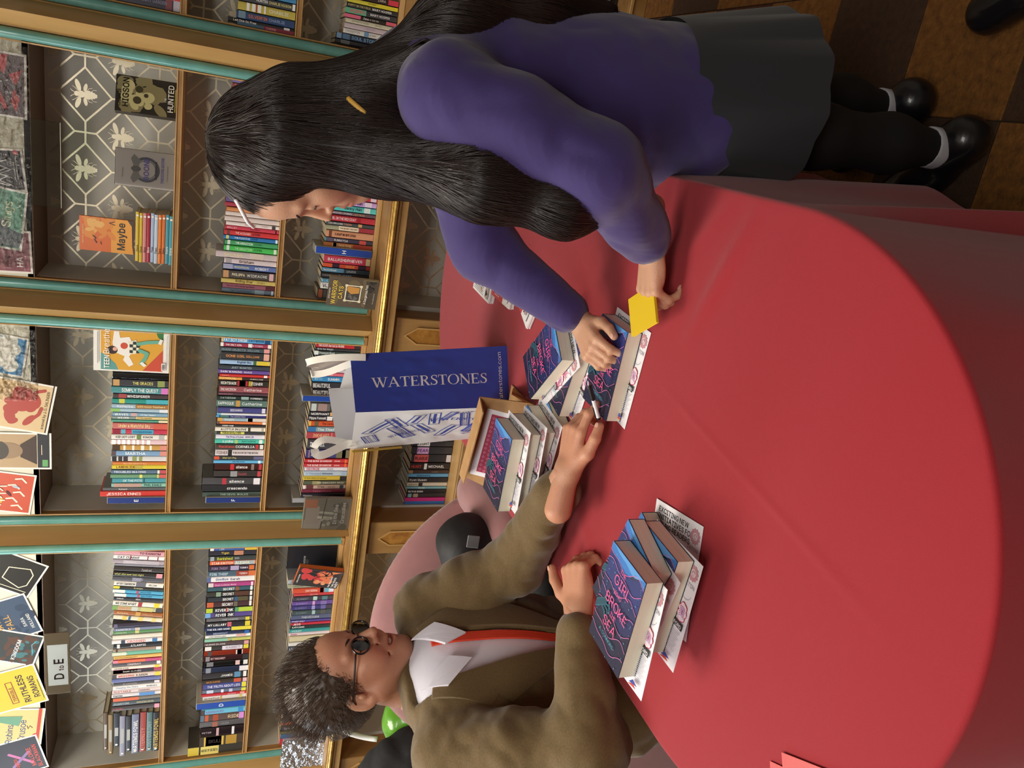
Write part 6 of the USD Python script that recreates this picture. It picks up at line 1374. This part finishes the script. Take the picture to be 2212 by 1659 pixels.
# ---------------- man
man = xform('person', 'person in a brown jacket and dark-framed glasses smiling as he signs a book', 'person')
up = A3([-.02, .15, .985]); f_ = N_(A3([.99, .09, -.01]) - up * (A3([.99, .09, -.01]) @ up) / (up @ up)); up = N_(up); mR = np.stack([np.cross(f_, up), f_, up], 1); ms = .95
mH = ray_at(770, 1455, 1, 1.36) + A3([.0, 0, .005])
RS, RE, RW = A3([-1.185, 1.13, 1.0]), A3([-1.04, .965, .80]), A3([-.862, 1.118, .795])
LS, LE, LW = A3([-1.09, 1.47, .985]), A3([-.925, 1.385, .815]), A3([-.625, 1.245, .815])
hm, ht, hM = head_mesh(mH, mR, ms, '#C98F72', smile=1.0, nose=1.1, jaw=1.06)
lh, ln = hand_mesh(LW, (1, .26, -.16), (.2, -1, 0), 1.0, [(8, 28, 20), (30, 40, 25), (35, 45, 25), (38, 45, 25)], 1, [(.018, .022, -.008), (.050, .048, -.012), (.082, .060, -.014), (.106, .058, -.018)])
rh, rn = hand_mesh(RW, (.72, .68, -.12), (-.7, .7, .2), 1.0, [(50, 60, 35), (55, 65, 40), (55, 65, 40), (55, 60, 40)], 1, [(.018, .022, -.006), (.045, .052, .0), (.074, .072, .002), (.098, .078, .004)])
NB = mH - mR[:, 2] * .165 - mR[:, 1] * .03
core = surface(lambda P: smin(chain(P, [NB + [0, 0, .03], NB - [.02, 0, .10], (-1.2, 1.33, .5)], [.055, .12, .13], .05), smin(chain(P, [RS, RE, RW], [.05, .04, .026]), chain(P, [LS, LE, LW], [.05, .04, .026]), .02), .02), (-1.5, .85, .36), (-.55, 1.65, 1.1), .012)
body = cat_([hm, lh, rh, core]); tinted('body', body, SKIN, man, np.vstack([ht, np.tile(lin('#C98F72'), (len(body.vertices) - len(ht), 1))]))
for q_ in (ln, rn): nails(*q_[:2], q_[2], M_NAIL, man)
TF = N_(A3([.93, -.36, 0])); TRt = N_(np.cross(TF, [0, 0, 1])); TC = (RS + LS) / 2
def m_torso(P):
    d = sd_cone(P, RS - [0, 0, .025], LS - [0, 0, .025], .075, .075)
    R = np.stack([TRt, TF, A3([0, 0, 1.])], 1)
    d = smin(d, sd_ell(P, TC + [-.02, 0, -.16], (.205, .135, .24), R), .05); d = smin(d, sd_ell(P, TC + [-.05, .01, -.40], (.195, .15, .22), R), .06)
    return d
def m_jacket(P):
    d = smin(m_torso(P), chain(P, [RS, RS * .5 + RE * .5, RE, RW + (RE - RW) * .16], [.072, .070, .066, .043], .03), .025)
    d = smin(d, chain(P, [LS, LS * .5 + LE * .5, LE, LW + (LE - LW) * .16], [.070, .066, .060, .043], .03), .025)
    q = (P - TC); x, y, z = q @ TRt, q @ TF, q[:, 2]
    w = np.clip((z + .34) / .40, 0, 1) * .075
    return smax(d, -smax(np.abs(x) - w, -(y - .02), .008), .006)
M_JK = mat('brown_tweed', '#725C36', .85, noise=(260, '#5F4B2A', 5, (1, 1, 2.2)), sheen=.2, bump=(700, .0008, .5))
jk = surface(m_jacket, (-1.5, .84, .40), (-.58, 1.66, 1.10), .007); jp = part('jacket', wrinkle(jk, .014, 13, 7), M_JK, man, smooth=True)
M_SH = mat('white_shirt', '#E4E2EC', .7); part('shirt', surface(lambda P: m_torso(P) + .012, (-1.45, 1.0, .45), (-.85, 1.6, 1.08), .011), M_SH, man, smooth=True)
for sx in (-1, 1):
    P2 = Polygon([(sx * .062, .035), (sx * .012, -.33), (sx * .055, -.24), (sx * .125, -.115), (sx * .105, -.09), (sx * .128, -.07), (sx * .085, .04)])
    part('lapel', draped(P2, TC, TRt, A3([0, 0, 1.]), TF, m_torso, .004, .005, .014), M_JK, jp, smooth=45)
    P2 = Polygon([(sx * .06, .055), (sx * .015, .0), (sx * .03, -.045), (sx * .075, .01)]); part('shirt_collar', draped(P2, TC, TRt, A3([0, 0, 1.]), TF, m_torso, .012, .003, .012), M_SH, man, smooth=45)
part('lanyard', draped(Polygon([(-.05, .02), (-.028, .02), (.004, -.27), (-.012, -.27)]), TC, TRt, A3([0, 0, 1.]), TF, m_torso, -.004, .003, .012), mat('orange_lanyard', '#E2452A', .6), man, smooth=45, label='orange red lanyard')
part('pocket_welt', draped(Polygon([(-.15, -.17), (-.085, -.16), (-.085, -.15), (-.15, -.16)]), TC, TRt, A3([0, 0, 1.]), TF, m_torso, .004, .004, .012), M_JK, jp)
part('trousers', surface(lambda P: smin(chain(P, [(-1.22, 1.25, .52), (-.82, 1.20, .55), (-.80, 1.2, .08)], [.10, .075, .055], .04), chain(P, [(-1.2, 1.45, .52), (-.82, 1.45, .55), (-.8, 1.45, .08)], [.10, .075, .055], .04), .03), (-1.36, 1.05, .02), (-.68, 1.6, .68), .014), mat('dark_trousers', '#1E1D20', .85), man, smooth=True)
# short wavy hair
def ml_(x, y, z): return mH + mR @ (A3([x, y, z]) * ms)
def m_hair(L):
    d = sd_ell(L, (0, -.030, .052), (.087, .112, .100)); d = smax(d, -sd_ell(L, (0, .125, -.035), (.088, .11, .118)), .012); d = smax(d, -(L[:, 2] + .055 - .35 * np.maximum(L[:, 1], 0)), .01); return smax(d, -sd_ell(np.c_[np.abs(L[:, 0]), L[:, 1:]], (.082, -.016, -.02), (.02, .026, .038)), .006)
hr = surface(m_hair, (-.12, -.17, -.09), (.12, .12, .19), .0035); hn = vnormals(hr); hr0 = hr.vertices.copy()
hr = displaced(hr, .009 * (meshkit.fbm(hr.vertices * 55, 3) - .55)); M_MH = mat('brown_hair_mass', '#33271F', .6); M_MHS = mat('brown_hair', '#4A3A2E', .4, spec=.5)
hp = part('hair', moved(hr, hM), M_MHS, man, smooth=True, label='short wavy brown hair')
pick = np.random.default_rng(5).choice(len(hr0), 4200); st = []
for i in pick:
    b0, n0_ = hr0[i], hn[i]; d = N_(n0_ * .5 + A3([0, -.6, .35 if b0[2] > .05 else -.7])); ph = rng.uniform(0, 6.28); u_ = N_(np.cross(d, n0_ + [.01, 0, 0])); L = .032 if b0[2] > .06 else .016
    st.append([b0 - n0_ * .002 + d * L * t + u_ * .0045 * math.sin(ph + t * 5) * t + n0_ * .005 * math.sin(2.6 * t) for t in np.linspace(0, 1, 8)])
st = trimesh.transformations.transform_points(np.array(st).reshape(-1, 3), hM).reshape(-1, 8, 3); curves('hair_strands', st, .0009, M_MHS, hp)
face_lines(mH, mR, ms, man, M_MH)
part('teeth', moved(cat_([cbox((-.0205 + .0052 * k, .074 + .010 * (1 - ((k - 3.5) / 4.6) ** 2), -.0765 + .0010 * abs(k - 3.5)), (-.0158 + .0052 * k, .077 + .0105 * (1 - ((k - 3.5) / 4.6) ** 2), -.0690 + .0009 * abs(k - 3.5)), .001) for k in range(8)]), hM), mat('teeth', '#E6DFCF', .25), man)
gs = part('glasses', moved(cat_([tube([(sx * .0335 + .0235 * math.cos(t), .1000 - .012 * (abs(math.cos(t) * .0235 + .0335) / .057) ** 2, -.006 + .0195 * math.sin(t)) for t in np.linspace(0, 2 * np.pi, 33)], .0021, 8) for sx in (-1, 1)] + [tube([(-.010, .099, -.001), (0, .1015, .001), (.010, .099, -.001)], .002, 8)] + [tube([(sx * .057, .088, .004), (sx * .074, .07, .004), (sx * .0815, -.01, .002), (sx * .080, -.03, -.012)], .0022, 8) for sx in (-1, 1)]), hM), mat('dark_acetate', '#1D1718', .25, coat=.4), man, smooth=40, label='dark rounded glasses')
part('lens', moved(cat_([moved(slab(affinity.scale(Point(0, 0).buffer(.0225), 1, .84), .0008), np.array([[1, 0, 0, sx * .0335], [0, 0, 1, .0955], [0, 1, 0, -.006], [0, 0, 0, 1.]])) for sx in (-1, 1)]), hM), clear('spectacle_glass'), gs)
# ================================================================== chair, backpack, bags, stray things
M_PINK = mat('dusty_pink_velvet', '#9C6A68', .8, sheen=.5, noise=(9, '#8E5F5E'))
ch = xform('armchair', 'dusty pink velvet armchair beside the bookcase under the backpack', 'chair')
part('backrest', surface(lambda P: smax(sd_ell(P, (-1.55, 2.02, .52), (.52, .09, .45)), np.abs(P[:, 1] - 2.02) - .07, .03), (-2.1, 1.9, .2), (-.98, 2.14, 1.0), .012), M_PINK, ch, smooth=True)
part('arm', surface(lambda P: chain(P, [(-1.06, 1.98, .68), (-1.06, 1.74, .66)], [.085, .085]), (-1.2, 1.6, .5), (-.92, 2.1, .8), .01), M_PINK, ch, smooth=True)
part('arm_side', cbox((-1.13, 1.70, .06), (-1.0, 2.0, .66), .03), M_PINK, ch); part('seat', cbox((-1.95, 1.5, .06), (-1.13, 1.97, .44), .03), M_PINK, ch)
bp = xform('backpack', 'black fabric backpack with a square grey patch lying on the pink chair', 'backpack'); M_BLK = mat('black_nylon', '#1B1B1C', .65, bump=(300, .001, .4))
part('body', wrinkle(surface(lambda P: smin(sd_cone(P, (-1.12, 1.79, .78), (-1.26, 1.75, .72), .085, .09), sd_cone(P, (-1.08, 1.72, .62), (-1.22, 1.66, .56), .10, .11), .06), (-1.45, 1.5, .4), (-.92, 1.95, .92), .01), .012, 9), M_BLK, bp, smooth=True)
pc2 = ray_at(1022, 1170, 1, 1.655); part('patch', moved(cbox((-.016, -.016, 0), (.016, .016, .003), .002), frame_mtx(pc2, (.94, .3, -.1), (.1, .2, 1))), mat('grey_patch', '#7A7C7E', .4), bp)
part('strap', ribbon(smoothline([ray_at(955, 1268, 1, 1.70), ray_at(960, 1245, 1, 1.69), ray_at(985, 1228, 1, 1.68)], 12), (.3, .3, 1), .022, .001), M_BLK, bp, smooth=True)
gb = xform('plastic_bag', 'green and white plastic bag behind the man beside the black coat', 'bag')
part('bag_body', wrinkle(surface(lambda P: sd_ell(P, (-2.02, 2.10, .66), (.13, .10, .20)), (-2.2, 1.95, .4), (-1.85, 2.25, .9), .012), .03, 10), mat('green_plastic', '#5E9A2C', .25, coat=.4), gb, smooth=True)
part('handle', tube(smoothline([ray_at(742, 1578, 1, 2.1), ray_at(775, 1590, 1, 2.1), ray_at(815, 1597, 1, 2.08)], 12), .009, 8), paint('ecebe6', .5), gb, smooth=True)
part('coat', wrinkle(surface(lambda P: sd_ell(P, ray_at(890, 1690, 1, 1.95), (.20, .12, .20)), ray_at(890, 1690, 1, 1.95) - .3, ray_at(890, 1690, 1, 1.95) + .3, .014), .03, 8), mat('black_coat', '#18181A', .85), smooth=True, label='black coat heaped at the lower left edge of the photo', cat='coat')
part('shoe', surface(lambda P: smax(chain(P, [ray_at(2140, 25, 2, .045), ray_at(2215, -25, 2, .05)], [.045, .05]), .002 - P[:, 2], .004), ray_at(2140, 25, 2, .04) - .15, ray_at(2140, 25, 2, .04) + .15, .008), mat('black_leather', '#141316', .35), smooth=True, label='black shoe of a passer-by on the carpet at the photo corner', cat='shoe')
mg = xform('magazine_stack', 'grey stack of magazines on the low shelf behind the far end of the table', 'magazines')
for k in range(7): part('magazine', cbox((-.50 + .004 * (k % 3), 2.94, .442 + .019 * k), (-.30, 3.16, .459 + .019 * k), .002), paint(('b9b8b4', '8f8e8c', 'd4d2ce', '5f5e60')[k % 4], .4, .2), mg)
